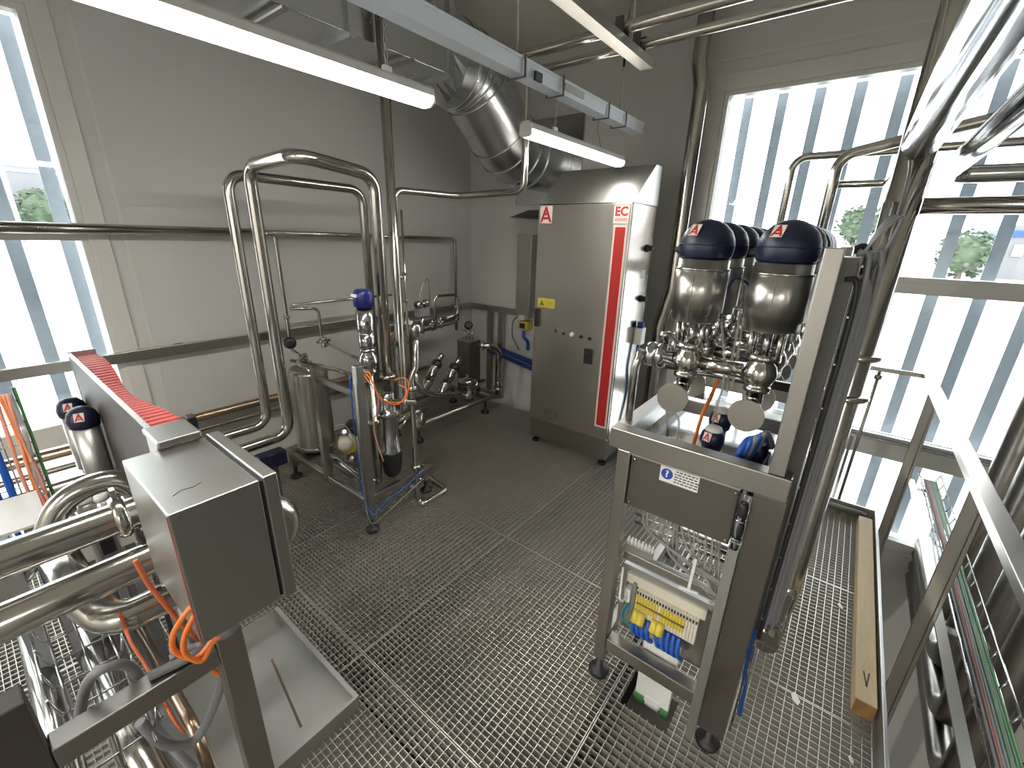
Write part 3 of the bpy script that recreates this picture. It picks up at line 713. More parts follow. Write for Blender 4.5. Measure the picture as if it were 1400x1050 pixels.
tag(MB().path(curve([(3.94, 2.88, .87), (3.93, 2.87, .8), (3.97, 2.84, .74), (4.0, 2.86, .64)]), .018, 10).build('wall_cable', 'bluewire'), 'thick blue cable below the yellow isolator switch', 'cable')
pipe('air_line', [(3.925, 3.42, .62), (3.925, 1.9, .40)], .030, 'upper blue pipe along the wall behind the cabinet', m='blue')
pipe('air_line', [(3.935, 3.42, .545), (3.935, 1.9, .32)], .024, 'lower blue pipe along the wall behind the cabinet', m='blue')
t = thing('drip_hood', (3.95, 2.75, 2.08), 'thin dark sheet hood on the wall above the narrow box', 'hood')
MB().prism([(3.72, 2.62, 2.08), (4.058, 2.62, 2.08), (4.058, 2.62, 2.17)], (0, .34, 0)).build('sheet', 'dark_panel', t)
# perimeter rail on the two walls
t = thing('wall_rail', (2.0, 3.75, 1.02), 'flat metal rail running along the left wall and round the corner', 'rail')
bx((-1.9, 3.735, 1.025), (4.0, 3.765, 1.095)).build('rail_bar', 'brushed_x', t, .003)
bx((3.975, 2.62, 1.025), (4.005, 3.735, 1.095)).build('rail_bar', 'brushed_x', t, .003)
for x in (.9, 1.9, 2.9, 3.7): bx((x, 3.766, 1.03), (x + .05, 3.819, 1.09)).build('bracket', 'dark_steel', t)
for y in (3.40, 3.22): bx((3.97, y, -.0), (4.01, y + .07, 1.024)).build('post', 'brushed_x', t)
pipe('wall_pipe', [(-1.9, 3.71, .53), (2.6, 3.71, .53), (2.6, 3.71, .12)], .033, 'brownish pipe low along the left wall', m='copper', bend=.12)
pipe('wall_pipe', [(-1.9, 3.73, .42), (3.3, 3.73, .42)], .020, 'thin dark pipe below the brownish wall pipe', m='brushed_x')
# ------------------------------------------------------------------ valve rack on the right
t = thing('valve_rack', (1.9, .3, 0), 'stainless rack with square legs carrying two rows of blue capped valves', 'rack')
for a, b in (((1.40, .515, .10), (1.45, .565, 1.155)), ((2.40, .515, .10), (2.45, .565, 1.155)), ((2.40, .03, .10), (2.45, .08, 1.155))):
    bx(a, b).build('leg', 'brushed_x', t, .004)
bx((1.40, .012, .09), (1.412, .104, 1.154)).box((1.412, .012, .09), (1.46, .022, 1.154)).build('side_plate', 'dark_panel', t, .002)
for a, b in (((1.395, .015, 1.155), (1.455, .60, 1.235)), ((2.395, .015, 1.155), (2.455, .60, 1.235))):
    bx(a, b).build('top_rail', 'brushed_x', t, .004)
for a, b in (((1.455, .54, 1.16), (2.395, .60, 1.235)), ((1.455, .048, 1.16), (2.395, .088, 1.235))):
    bx(a, b).build('top_rail', 'brushed_l', t, .004)
for a, b in (((1.40, .137, .172), (1.46, .514, .236)), ((2.40, .081, .172), (2.45, .514, .236)), ((1.46, .52, .172), (2.399, .56, .236)), ((1.475, .105, .625), (1.505, .514, .665))):
    bx(a, b).build('crossbar', 'brushed_x', t, .004)
bx((1.92, .087, 1.165), (1.97, .539, 1.225)).build('crossbar', 'brushed_x', t, .003)
bx((1.40, .036, 1.236), (1.445, .080, 1.894)).build('upright_channel', 'brushed_x', t, .003)
bx((2.35, .036, 1.236), (2.395, .080, 1.894)).build('upright_channel', 'brushed_x', t, .003)
c = bx((1.384, .106, .03), (1.388, .138, .935)).box((1.388, .106, .03), (1.43, .110, .935)).box((1.388, .134, .03), (1.43, .138, .935)).box((1.426, .110, .03), (1.43, .134, .935)).build('cable_channel', 'brushed_l', t)
for z in (.2, .5, .8): bx((1.412, .105, z), (1.43, .1055, z + .02)).build('bracket', 'brushed_x', c)
for x, y in ((1.425, .54), (1.43, .06), (2.425, .54), (2.425, .055)):
    MB().lathe((x, y, 0), (0, 0, 1), [(0, .044), (.016, .047), (.028, .036), (.036, .016), (.10, .014)], 18).build('foot', 'black', t)
bx((1.457, .090, 1.11), (2.393, .538, 1.114)).box((1.457, .090, 1.114), (1.460, .538, 1.158)).build('drip_pan', 'pipe_bright', t)

# process valves in two rows, first one built then copied with all its parts
def process_valve(x, y, label):
    t = thing('process_valve', (x, y, 1.38), label, 'valve', 'blue capped process valves on the rack')
    cap = MB().lathe((x, y, 1.846), (0, 0, 1), [(0, .074), (.008, .081), (.036, .0845), (.062, .081), (.086, .070), (.105, .051), (.117, .028), (.122, .004)], 30).build('cap', 'navy', t)
    MB().lathe((x, y, 1.8885), (0, 0, 1), [(0, .084), (.001, .0853), (.003, .0853), (.004, .084)], 30, True, False).build('cap_ring', 'navy', cap)
    MB().lathe((x, y + .072, 1.872), (0, 1, 0), [(0, .014), (.018, .014), (.018, .009), (.028, .009)], 12).build('cable_gland', 'black', cap)
    n = V((-.80, .30, .52)).normalized(); xd = V((0, 0, 1)).cross(n).normalized(); yd = n.cross(xd)
    letter_a(t, V((x, y, 1.8900)) + n * .083, xd, yd, .017, 'pinkwhite')
    act = MB().lathe((x, y, 1.640), (0, 0, 1), [(0, .060), (.006, .076), (.035, .076), (.035, .083), (.175, .083), (.175, .079), (.205, .079)], 32).build('actuator', 'actuator', t)
    MB().lathe((x, y, 1.812), (0, 0, 1), [(0, .0835), (.001, .085), (.004, .085), (.005, .0835)], 32, True, False).build('band', 'pipe', act)
    bx((x - .0842, y - .001, 1.69), (x - .0825, y + .001, 1.80)).build('seam', 'dark_panel', act)
    for sx, sy in ((1, -1), (-1, 1), (1, 1), (-1, -1)): MB().cyl((x + sx * .03, y + sy * .04, 1.56), (x + sx * .03, y + sy * .04, 1.641), .009, 8).build('yoke_rod', 'pipe', t)
    MB().cyl((x, y, 1.55), (x, y, 1.64), .014, 12).build('stem', 'pipe_bright', t)
    MB().lathe((x, y, 1.42), (0, 0, 1), [(0, .027), (.02, .027), (.02, .040), (.036, .040), (.036, .030), (.05, .042), (.08, .052), (.105, .044), (.12, .032), (.125, .032), (.125, .05), (.145, .05), (.145, .03)], 24).build('body', 'pipe', t)
    MB().tube([(x, y, 1.425), (x, y, 1.385), (x - .09, y, 1.385)], .026, .03, 16).build('drain_elbow', 'pipe', t)
    MB().lathe((x - .09, y, 1.385), (-1, 0, 0), [(0, .03), (0, .046), (.012, .050), (.018, .050), (.018, .052), (.026, .052)], 30).build('blank_disc', 'disc', t)
    return t
v0 = process_valve(1.555, .408, 'front left process valve on the rack, nearest the cabinet')
XV = [1.555 + .215 * k for k in range(5)]
words_l = ['', 'second', 'third', 'fourth', 'fifth']
for k in range(1, 5):
    dup(v0, (XV[k] - 1.555, 0, 0), f'{words_l[k]} process valve from the front in the left row of the rack')
dup(v0, (0, -.230, 0), 'front right process valve behind the upright channel of the rack')
for k in range(1, 5):
    dup(v0, (XV[k] - 1.555, -.230, 0), f'{words_l[k]} process valve from the front in the right row of the rack')
for k in range(5):
    pipe('cross_pipe', [(XV[k], .36, 1.497), (XV[k], .230, 1.497)], .024, f'{"front first second third fourth".split()[k] if k else "front"} cross pipe joining the left and right valves of the rack' if k < 1 else f'cross pipe joining the {words_l[k]} pair of valves on the rack', 'cross pipes between the valve rows')
    t = thing('side_union', (XV[k], .47, 1.497), 'shiny union on the left side of the front left valve' if not k else f'shiny union on the left side of the {words_l[k]} left valve', 'union', 'unions on the left row of valves')
    MB().lathe((XV[k], .456, 1.497), (0, 1, 0), [(0, .024), (.03, .024), (.03, .040), (.045, .046), (.06, .046), (.06, .034), (.075, .046), (.09, .046), (.105, .040), (.105, .030), (.125, .018)], 22).build('union_body', 'pipe_bright', t)
    MB().lathe((XV[k] + .02, .50, 1.535), (0, .2, 1), [(0, .012), (.03, .012), (.03, .022), (.045, .022), (.05, .01)], 12).build('wing_nut', 'pipe', t)
pipe('drop_tube', [(1.50, .56, 1.52), (1.50, .575, 1.45), (1.50, .575, 1.237)], .014, 'slim tube standing on the left rail of the rack below the front union', bend=.03)
pipe('cross_rail_pipe', [(1.66, .515, 1.44), (1.66, .09, 1.44)], .018, 'straight tube running across the rack behind the front valves')
# thin air hoses hanging between the valves
HOSE = [[(1.60, .33, 1.64), (1.57, .30, 1.55), (1.56, .28, 1.45), (1.58, .29, 1.35), (1.62, .30, 1.25), (1.62, .30, 1.116)],
        [(1.64, .30, 1.80), (1.60, .28, 1.70), (1.57, .27, 1.60), (1.60, .275, 1.47), (1.60, .27, 1.40)],
        [(1.62, .27, 1.66), (1.60, .26, 1.55), (1.585, .255, 1.42)],
        [(1.57, .48, 1.33), (1.60, .46, 1.25), (1.60, .45, 1.116)],
        [(1.52, .46, 1.34), (1.53, .40, 1.28), (1.52, .39, 1.2), (1.53, .37, 1.116)],
        [(1.66, .20, 1.65), (1.72, .28, 1.75), (1.68, .33, 1.78), (1.64, .35, 1.70)]]
HL = ['pale hose dropping from the front left actuator into the rack', 'pale hose curving down between the two front actuators', 'short pale hose beside the front right actuator', 'thin clear hose hanging left of the front left blank disc', 'thin clear hose below the front left blank disc', 'dark blue hose bridging the two front actuators']
for i, p in enumerate(HOSE):
    tag(MB().path(curve(p, 6), .0045, 8).build('air_hose', 'clear' if i < 5 else 'blue'), HL[i], 'hose')
tag(MB().path(curve([(1.72, .33, 1.40), (1.70, .34, 1.33), (1.71, .36, 1.25), (1.70, .37, 1.115)], 6), .007, 8).build('orange_hose', 'orange'), 'orange hose seen between the two front blank discs', 'hose')
# small valve heads standing in the drip pan
def small_head(x, y, label):
    t = thing('capped_pilot_valve', (x, y, 1.115), label, 'valve head', 'small capped valve heads in the rack pan')
    MB().cyl((x, y, 1.114), (x, y, 1.175), .030, 18).build('neck', 'pipe_bright', t)
    c = MB().lathe((x, y, 1.175), (0, 0, 1), [(0, .038), (.03, .043), (.055, .040), (.07, .032)], 22).build('cap', 'navy', t)
    MB().lathe((x, y, 1.245), (0, 0, 1), [(0, .0318), (.012, .027), (.018, .012)], 22).build('white_top', 'white', c)
    n = V((-.9, .25, .35)).normalized(); xd = V((0, 0, 1)).cross(n).normalized()
    letter_a(t, V((x, y, 1.213)) + n * .0425, xd, n.cross(xd), .014, 'pinkwhite')
    return t
h0 = small_head(1.60, .288, 'nearer small navy valve head with red sticker in the rack pan')
dup(h0, (.16, .012, .02), 'farther small navy valve head with red sticker in the rack pan')
dup(h0, (.02, -.14, -.01), 'small valve head half hidden behind the front right blank disc')
for k, (m_, y) in enumerate((('bluewire', .17), ('bluewire', .155), ('greyhose', .143), ('bluewire', .133), ('greyhose', .123))):
    tag(MB().path(curve([(1.56 + .02 * k, y + .05, 1.128), (1.52 + .02 * k, y + .02, 1.20), (1.56, y, 1.26 + .01 * k), (1.66, y - .02, 1.22), (1.75 + .03 * k, y, 1.128)], 6), .010, 8).build('pan_cable', m_),
        f'{"blue" if m_ == "bluewire" else "grey"} cable coiled in the right corner of the rack pan', 'cable', 'cables coiled in the rack pan')

# connection box with the safety notice
t = thing('connection_box', (1.5, .33, .93), 'dark steel connection box with white notice under the rack top', 'box')
bx((1.43, .143, .935), (1.58, .512, 1.105)).build('body', 'dark_panel', t, .003)
bx((1.416, .1425, .925), (1.428, .514, 1.142)).build('cover', 'dark_panel', t, .003)
bx((1.405, .142, 1.144), (1.45, .514, 1.152)).build('rain_lip', 'brushed_l', t)
for y, z in ((.50, 1.125), (.50, .94), (.152, 1.125), (.152, .94)):
    MB().lathe((1.4155, y, z), (-1, 0, 0), [(0, .006), (.003, .006), (.005, .003)], 10).build('screw', 'pipe_bright', t)
sg = bx((1.4145, .268, 1.078), (1.4158, .402, 1.141)).build('notice', 'label', t)
MB().lathe((1.4144, .377, 1.111), (-1, 0, 0), [(0, .021), (.0006, .021)], 24).build('sign_disc', 'signblue', sg)
text_mesh('sign_symbol', '?', .036, 'label', sg, (1.4134, .377, 1.111), (0, -1, 0), (0, 0, 1), .0003, .0012)
random.seed(3)
for k in range(5):
    mb = MB(); y = .350 if k else .346; z = 1.131 - .0105 * k
    while y > .276:
        w_ = random.uniform(.006, .014); mb.box((1.4139, y - w_, z - .0022), (1.4144, y, z + .0022)); y -= w_ + .0035
    mb.build('text_line', 'ink', sg)
for i, z in enumerate((1.10, 1.03)):
    g = thing('plug_connector', (1.40, .118, z), ('upper' if not i else 'lower') + ' black plug with steel collar right of the connection box', 'plug')
    MB().lathe((1.375, .120, z - .035), (.05, 0, 1), [(0, .014), (.02, .016), (.045, .016), (.06, .012)], 14).build('plug_body', 'black', g)
    MB().lathe((1.375, .120, z - .043), (.05, 0, 1), [(0, .009), (.0, .017), (.007, .017)], 14).build('collar', 'pipe_bright', g)
for k in range(3):
    tag(MB().path(curve([(1.378 - .004 * k, .121, 1.125), (1.366, .116 + .004 * k, 1.09), (1.362, .126, 1.03), (1.37, .118, .98), (1.40, .122, .945), (1.407, .122, .92), (1.407, .122, .80)], 6), .0035, 8).build('plug_lead', 'greyhose'), 'thin grey lead looping past the black plugs into the cable channel', 'cable', 'leads into the cable channel')
# clear pneumatic hoses curving into the channel
random.seed(11)
for k in range(16):
    y0 = .46 - .019 * k; x = 1.46 + .008 * (k % 5); zt = .80 - .009 * (k % 8) - .003 * k
    tag(MB().path(curve([(x + .03, y0, .934), (x + .02, y0 + random.uniform(-.01, .01), .87), (x, y0 - .03, zt + .02), (x - .01, (y0 + .10) / 2, zt - .03), (x - .02, .16, zt - .05 + random.uniform(-.01, .01)), (x - .03, .112, zt - .055)], 7), .0052, 8).build('pneumatic_hose', 'clear'),
        'clear pneumatic hose sweeping from the connection box to the right hand channel', 'hose', 'clear pneumatic hoses in the rack')
bx_ = thing('hose_clip', (1.45, .24, .66), 'white strap bundling the clear hoses in the rack', 'strap')
MB().bar((1.425, .236, .665), (1.425, .232, .81), .010, .004, (1, 0, 0)).build('strap', 'white', bx_); MB().bar((1.43, .27, .655), (1.42, .20, .675), .008, .006).build('tail', 'white', bx_)
t = thing('valve_manifold', (1.50, .46, .665), 'group of small white fittings on the middle bar of the rack', 'manifold')
bx((1.478, .40, .666), (1.503, .51, .70)).build('base', 'brushed_l', t)
random.seed(5)
for k in range(8):
    y = .505 - .0145 * k; z = .70
    MB().lathe((1.49, y, z), (0, 0, 1), [(0, .0065), (.018, .0065), (.018, .0045), (.03, .0045)], 10).build('fitting', 'white', t)
for k, z in enumerate((.76, .80)):
    pipe('guide_rod', [(1.56, .514, z), (1.56, .105, z - .01)], .006, ('lower' if not k else 'upper') + ' thin guide rod behind the clear hoses', m='pipe')
# terminal board
t = thing('terminal_board', (1.5, .33, .25), 'cream terminal board with yellow and grey terminals low in the rack', 'terminal board')
bx((1.500, .15, .255), (1.508, .508, .600)).build('back_plate', 'brushed_x', t, .002)
bx((1.480, .150, .575), (1.500, .508, .60)).box((1.480, .486, .258), (1.4995, .508, .575)).build('border', 'brushed_l', t)
bx((1.470, .165, .525), (1.4995, .484, .570)).build('wiring_duct', 'cream', t)
for k in range(21):
    y = .425 - .0118 * k
    b = bx((1.452, y - .0052, .405), (1.4995, y + .0052, .524)).build('terminal', 'cream', t)
    if 0 <= k < 17 and k != 8: bx((1.4505, y - .0052, .432), (1.4519, y + .0052, .500)).build('marker', 'yellow' if k < 17 else 'greyhose', b)
    bx((1.4506, y - .003, .505), (1.4519, y + .003, .520)).build('slot', 'black', b)
bx((1.4480, .228, .460), (1.4503, .425, .468)).build('bridge_bar', 'copper', t)
for k in range(4):
    y = .415 - .022 * k - (.035 if k > 1 else 0)
    MB().lathe((1.452, y, .425), (-.5, 0, -1), [(0, .016), (.05, .018), (.055, .008)], 10).build('yellow_plug', 'yellow', t)
bx((1.462, .437, .38), (1.4995, .452, .54)).build('end_stop', 'greyhose', t)
bx((1.455, .456, .43), (1.4995, .482, .50)).build('power_clamp', 'white', t, .004)
for i in range(9):
    y = .425 - .021 * i - (.02 if i > 3 else 0)
    tag(MB().path(curve([(1.452, y, .40), (1.435, y - .002, .37), (1.43, y - .01, .33), (1.47, y - .018, .285)], 6), .0088, 8).build('blue_ferrule_cable', 'bluewire'), 'blue sleeved cable hanging from the yellow terminals', 'cable', 'blue cables under the terminal board')
for c_, y in (('green', .462), ('bluewire', .47), ('green', .478)):
    tag(MB().path(curve([(1.47, y - .01, .425), (1.44, y, .37), (1.44, y - .03, .34), (1.46, y - .05, .39)], 6), .004, 8).build('earth_wire', c_), ('green' if c_ == 'green' else 'blue') + ' thin wire curling at the left end of the terminal board', 'wire', 'wires at the left end of the terminal board')
tag(MB().path(curve([(1.45, .50, .60), (1.425, .49, .53), (1.41, .482, .48), (1.43, .478, .45), (1.455, .47, .46)], 6), .005, 8).build('white_lead', 'white'), 'white lead looping beside the left leg of the rack', 'cable')
t = thing('flat_conduit', (1.49, .305, -.09), 'white flat trunk with green clips below the bottom bar of the rack', 'trunk')
bx((1.478, .228, -.07), (1.505, .378, .31)).build('conduit_body', 'white', t, .004)
bx((1.470, .335, -.095), (1.512, .382, -.045)).build('green_clip', 'green', t, .003); bx((1.470, .224, -.095), (1.512, .262, -.045)).build('green_clip', 'green', t, .003)
bx((1.474, .268, -.085), (1.509, .33, -.03)).build('grey_clip', 'label', t, .003)
# cables and wire ladder up the right side of the rack
t = thing('cable_ladder', (1.62, .0, .1), 'upright wire cable ladder on the right side of the rack', 'cable ladder')
bx((1.464, .002, .60), (1.70, .0455, 1.87)).build('back_channel', 'dark_steel', t)
for x in (1.45, 1.53, 1.61, 1.69): MB().cyl((x, -.002, .10), (x, -.002, 1.88), .0028, 8).build('wire', 'pipe_bright', t)
for k in range(14): MB().cyl((1.44, -.006, .16 + .13 * k), (1.70, -.006, .16 + .13 * k), .0028, 8).build('rung', 'pipe_bright', t)
random.seed(4)
for k in range(16):
    x = 1.452 + .021 * k; y = -.010 - .009 * (k % 5)
    z1 = 1.80 + random.uniform(-.05, .06)
    tag(MB().path(curve([(x, y, .58 + random.uniform(0, .05)), (x + random.uniform(-.008, .008), y, .75), (x + random.uniform(-.008, .008), y, 1.0), (x + random.uniform(-.008, .008), y - .003, 1.4), (x, y, z1), (x - .01, y + .03, z1 + .04)], 5), random.choice((.0060, .0070, .0085)), 8).build('rack_cable', random.choice(('greyhose', 'greyhose', 'black', 'clear'))),
        'cable strapped upright on the ladder at the right side of the rack', 'cable', 'upright cables at the right side of the rack')
for k in range(5):
    tag(MB().path(curve([(1.50 + .018 * k, .012 + .004 * (k % 3), .70), (1.50 + .018 * k, .006 + .004 * (k % 3), .55), (1.515 + .015 * k, -.002 + .006 * (k % 2), .42), (1.53 + .012 * k, .0, .33), (1.55 + .012 * k, -.01, .20), (1.62 + .01 * k, -.02, .012)], 6), .0085 if k < 4 else .005, 8).build('floor_cable', 'bluewire'), 'blue cable dropping from the cable ladder to the grating behind the rack plate', 'cable', 'blue cables at the foot of the rack')
random.seed(9)
for k in range(4):
    tag(MB().path(curve([(1.47 + .05 * k, .0, 1.88), (1.46 + .05 * k, -.03, 1.94 + .01 * k), (1.50 + .05 * k, -.06, 1.97), (1.56 + .05 * k, -.05, 1.90), (1.60 + .05 * k, -.03, 1.83)], 6), .0030, 8).build('loop_cable', 'greyhose'), 'grey cable curling over the top of the upright channel', 'cable', 'cables curling above the rack')

# thick pipes right of the rack
pipe('main_pipe', [(2.30, -.075, ZC - .002), (2.30, -.075, .20), (2.10, -.05, .10), (1.98, -.04, .10)], .056, 'thick vertical pipe right of the rack from ceiling to grating', bend=.10, seg=26, clamps=[((2.30, -.075, 1.46), (0, 0, 1)), ((2.30, -.075, 1.28), (0, 0, 1))])
pipe('overhead_pipe', [(2.243, -.078, 2.255), (-.9, -.115, 2.255)], .056, 'broad bright pipe passing overhead at the upper right corner', m='pipe_bright', seg=30)
pipe('overhead_pipe', [(-.9, -.235, 2.235), (2.78, -.205, 2.20), (2.78, -3.9, 2.17)], .036, 'second narrower bright pipe beside the broad overhead pipe', m='pipe_bright', bend=.08, seg=24)
pipe('branch_pipe', [(2.30, -.132, 2.045), (2.30, -3.9, 2.045)], .030, 'lowest horizontal pipe crossing the window to the right of the thick vertical pipe', bend=.08)
pipe('offset_pipe', [(2.14, -.040, 2.05), (2.14, -.045, 1.44), (1.96, -.03, 1.32), (1.84, -.0, 1.32)], .024, 'slim bent pipe in front of the thick vertical pipe', bend=.10, clamps=[((2.14, -.043, 1.50), (0, 0, 1))])
pipe('window_riser', [(3.0, .41, 1.24), (3.0, .41, 2.345), (3.0, -3.9, 2.345)], .019, 'left slim riser bending right across the window', 'slim risers across the window', bend=.07)
pipe('window_riser', [(2.75, .19, 1.24), (2.75, .19, 2.30), (2.75, -.02, 2.345), (2.75, -.3, 2.40), (2.75, -3.9, 2.40)], .024, 'right slim riser with the second bend across the window', 'slim risers across the window', bend=.08)
pipe('link_pipe', [(2.75, .165, 2.175), (2.75, -.02, 2.175), (2.42, -.04, 2.18), (2.36, -.05, 2.18)], .017, 'short horizontal pipe joining the right slim riser to the thick vertical pipe', bend=.04)
# ------------------------------------------------------------------ left foreground
t = thing('steel_box', (.29, 1.28, .905), 'big stainless enclosure on a post in the left foreground', 'enclosure')
bx((.172, 1.09, .905), (.366, 1.475, 1.290)).build('body', 'box_steel', t, .004)
bx((.366, 1.096, .911), (.374, 1.469, 1.284)).build('gasket', 'black', t)
bx((.374, 1.086, .899), (.410, 1.479, 1.296)).build('door', 'box_steel', t, .004)
bx((.1695, 1.0895, .906), (.1715, 1.0925, 1.288)).build('edge_seal', 'redbelt', t)
for x, y in ((.232, 1.136), (.322, 1.165)):
    MB().lathe((x, y, .904), (0, 0, -1), [(0, .038), (.026, .038), (.034, .030), (.044, .024)], 20).build('gland', 'greyhose', t)
MB().path([(.205, 1.17, 1.2905), (.225, 1.185, 1.2907), (.25, 1.18, 1.2907), (.27, 1.19, 1.2905)], .0007, 5).build('scratch_mark', 'dark_panel', t)
t = thing('box_stand', (.24, 1.165, 0), 'square steel post and side bar supporting the big enclosure', 'stand')
bx((.2135, 1.178, .004), (.281, 1.243, .86)).build('post', 'brushed_x', t, .004)
bx((.2135, 1.21, .86), (.281, 1.40, .9045)).build('bracket', 'brushed_x', t)
bx((-.115, 1.178, .724), (.213, 1.238, .786)).build('side_bar', 'brushed_x', t, .004)
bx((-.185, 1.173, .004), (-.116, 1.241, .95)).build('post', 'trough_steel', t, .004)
t = thing('drip_tray', (.37, 1.6, 0), 'shallow steel drip tray on the grating below the big enclosure', 'tray')
x0, x1, y0, y1, h = .03, .635, 1.247, 1.965, .068
bx((x0, y0, .003), (x1, y1, .006)).build('bottom', 'brushed_l', t)
for a, b in (((x0, y0, .006), (x1, y0 + .003, h)), ((x0, y1 - .003, .006), (x1, y1, h)), ((x0, y0 + .003, .006), (x0 + .003, y1 - .003, h)), ((x1 - .003, y0 + .003, .006), (x1, y1 - .003, h))):
    bx(a, b).build('rim', 'brushed_l', t)
bx((x1 - .018, y0, h), (x1 + .001, y1, h + .003)).box((x0, y0 - .001, h), (x1 - .018, y0 + .012, h + .003)).build('rolled_edge', 'brushed_l', t)
MB().bar((.44, 1.36, .0066), (.50, 1.75, .0066), .010, .0008).build('stain', 'copper', t)

# the pair of big pipes running left
t = thing('process_pipe', (-.3, 1.66, 1.03), 'upper of the two thick pipes entering from the left edge', 'pipe', 'thick pipes entering from the left')
MB().tube([(-1.2, 1.66, 1.02), (.235, 1.66, 1.03), (.235, 1.655, .94)], .050, .075, 26).build('run', 'pipe', t)
MB().lathe((.135, 1.66, 1.0296), (1, 0, .007), [(0, .051), (0, .062), (.010, .068), (.024, .068), (.034, .062), (.034, .051)], 26).build('clamp', 'pipe', t)
bx((.146, 1.650, 1.098), (.158, 1.672, 1.130)).build('clamp_screw', 'pipe_bright', t)
t = thing('process_pipe', (-.3, 1.60, .89), 'lower of the two thick pipes entering from the left edge, with a U turn', 'pipe', 'thick pipes entering from the left')
MB().tube([(-1.2, 1.585, .885), (.605, 1.60, .885), (.605, 1.60, .70), (.06, 1.62, .70), (.02, 1.74, .74), (.0, 1.90, .86)], .052, .092, 26).build('run', 'pipe', t)
bx((.176, 1.66, .80), (.20, 1.70, .97)).build('bracket', 'dark_panel', t)
# long trough with a red ribbed belt
t = thing('belt_trough', (.33, 2.3, .68), 'long upright steel trough holding a red ribbed belt', 'trough')
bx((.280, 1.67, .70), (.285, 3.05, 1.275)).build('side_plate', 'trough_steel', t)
bx((.278, 1.67, 1.268), (.290, 3.05, 1.280)).build('folded_edge', 'brushed_l', t)
bx((.376, 1.67, .70), (.380, 3.05, 1.16)).build('side_plate', 'brushed_l', t)
bx((.278, 3.05, .69), (.384, 3.056, 1.285)).build('end_cap', 'brushed_l', t)
pts = []
N = 70
mb = MB(); prev = None
for k in range(N):
    a = k / (N - 1); y = 3.04 - 1.36 * a
    z = 1.262 - .012 * math.sin(a * PI) + .010 * math.sin(a * 9) + (.003 if k % 2 else 0)
    w_ = .075 + .018 * math.sin(a * 7 + .5)
    mb.box((.291, y - .0095, z - .012), (.291 + w_, y + .0095, z))
mb.build('red_belt', 'redbelt', t)
t = thing('trough_lid', (.31, 1.55, 1.298), 'small flat steel lid at the near end of the belt trough', 'lid')
bx((.250, 1.455, 1.2975), (.360, 1.605, 1.318)).build('lid', 'box_steel', t, .005)
bx((.255, 1.49, 1.20), (.265, 1.60, 1.297)).build('lid_bracket', 'brushed_x', t); bx((.345, 1.49, 1.20), (.355, 1.60, 1.297)).build('lid_bracket', 'brushed_x', t)
t = thing('black_sensor', (.385, 1.70, 1.16), 'small black sensor block beside the red belt', 'sensor')
bx((.384, 1.68, 1.20), (.412, 1.725, 1.285)).build('body', 'black', t, .004)
bx((.3805, 1.69, 1.10), (.3838, 1.715, 1.25)).build('bracket', 'brushed_x', t)

# two capped valves behind the trough, low curved pipe, vertical wire tray with coloured cables
def side_valve(x, y, z, label):
    t = thing('side_valve', (x, y, .1), label, 'valve', 'navy capped valves near the left window')
    c = MB().lathe((x, y, z), (0, 0, 1), [(0, .054), (.035, .058), (.065, .050), (.085, .034), (.094, .01)], 24).build('cap', 'navy', t)
    n = V((-.25, -.8, .45)).normalized(); xd = V((0, 0, 1)).cross(n).normalized()
    letter_a(t, V((x, y, z + .030)) + n * .059, xd, n.cross(xd), .017, 'pinkwhite')
    MB().lathe((x, y, z - .30), (0, 0, 1), [(0, .04), (.01, .05), (.298, .05)], 24).build('actuator', 'brushed_l', t)
    MB().cyl((x, y, .10), (x, y, z - .30), .028, 16).build('lower_tube', 'pipe', t)
    return t
side_valve(.222, 2.62, 1.03, 'nearer navy capped valve behind the belt trough by the left window')
side_valve(.225, 2.98, .98, 'farther navy capped valve behind the belt trough by the left window')
pipe('curved_pipe', [(-.2, 2.10, .62), (-.02, 2.10, .80), (.06, 2.08, .97), (.25, 2.05, 1.0), (.26, 2.0, .60), (.26, 2.0, .02)], .040, 'curved thick pipe arching beside the trough below the left window', bend=.16, seg=22)
for k, (x, y) in enumerate(((.06, 2.22), (.12, 2.26), (.17, 2.24))):
    t = thing('pipe_stub', (x, y, .60), ['left', 'middle', 'right'][k] + ' of three small pale caps under the curved pipe', 'fitting', 'pale caps under the curved pipe')
    MB().lathe((x, y, .03), (0, 0, 1), [(0, .02), (.74, .02), (.74, .028), (.77, .030), (.80, .022)], 16).build('stub', 'brushed_l', t)
    MB().lathe((x, y, .83), (0, 0, 1), [(0, .024), (.02, .024), (.025, .016)], 16).build('cap', 'white', t)
t = thing('wire_tray', (0., 2.75, .4), 'upright wire cable tray in front of the left window', 'cable tray')
for x in (-.115, -.03, .055):
    MB().cyl((x, 2.78, .32), (x, 2.78, 1.22), .003, 8).build('wire', 'pipe_bright', t)
MB().bar((.062, 2.78, .32), (.062, 2.78, 1.22), .008, .02, (0, 1, 0)).build('side_rail', 'green', t)
for k in range(9): MB().cyl((-.12, 2.776, .36 + .1 * k), (.06, 2.776, .36 + .1 * k), .003, 8).build('rung', 'pipe_bright', t)
random.seed(21)
for k, (m_, x) in enumerate((('pink', .035), ('pink', .022), ('orange', .014), ('pink', .0), ('clear', .042), ('bluewire', -.045), ('bluewire', -.065), ('bluewire', -.085), ('bluewire', -.10))):
    j = lambda: random.uniform(-.012, .012)
    tag(MB().path(curve([(x, 2.760, 1.20), (x + j(), 2.755, 1.0), (x + j(), 2.758, .8), (x + j(), 2.754, .6), (x + .02, 2.76, .36)], 6), .0075 if m_ != 'bluewire' else .010, 8).build('tray_cable', m_),
        {'pink': 'salmon cable', 'orange': 'orange cable', 'clear': 'pale grey cable', 'bluewire': 'blue cable'}[m_] + ' tied to the upright wire tray at the left window', 'cable', 'cables on the upright wire tray')
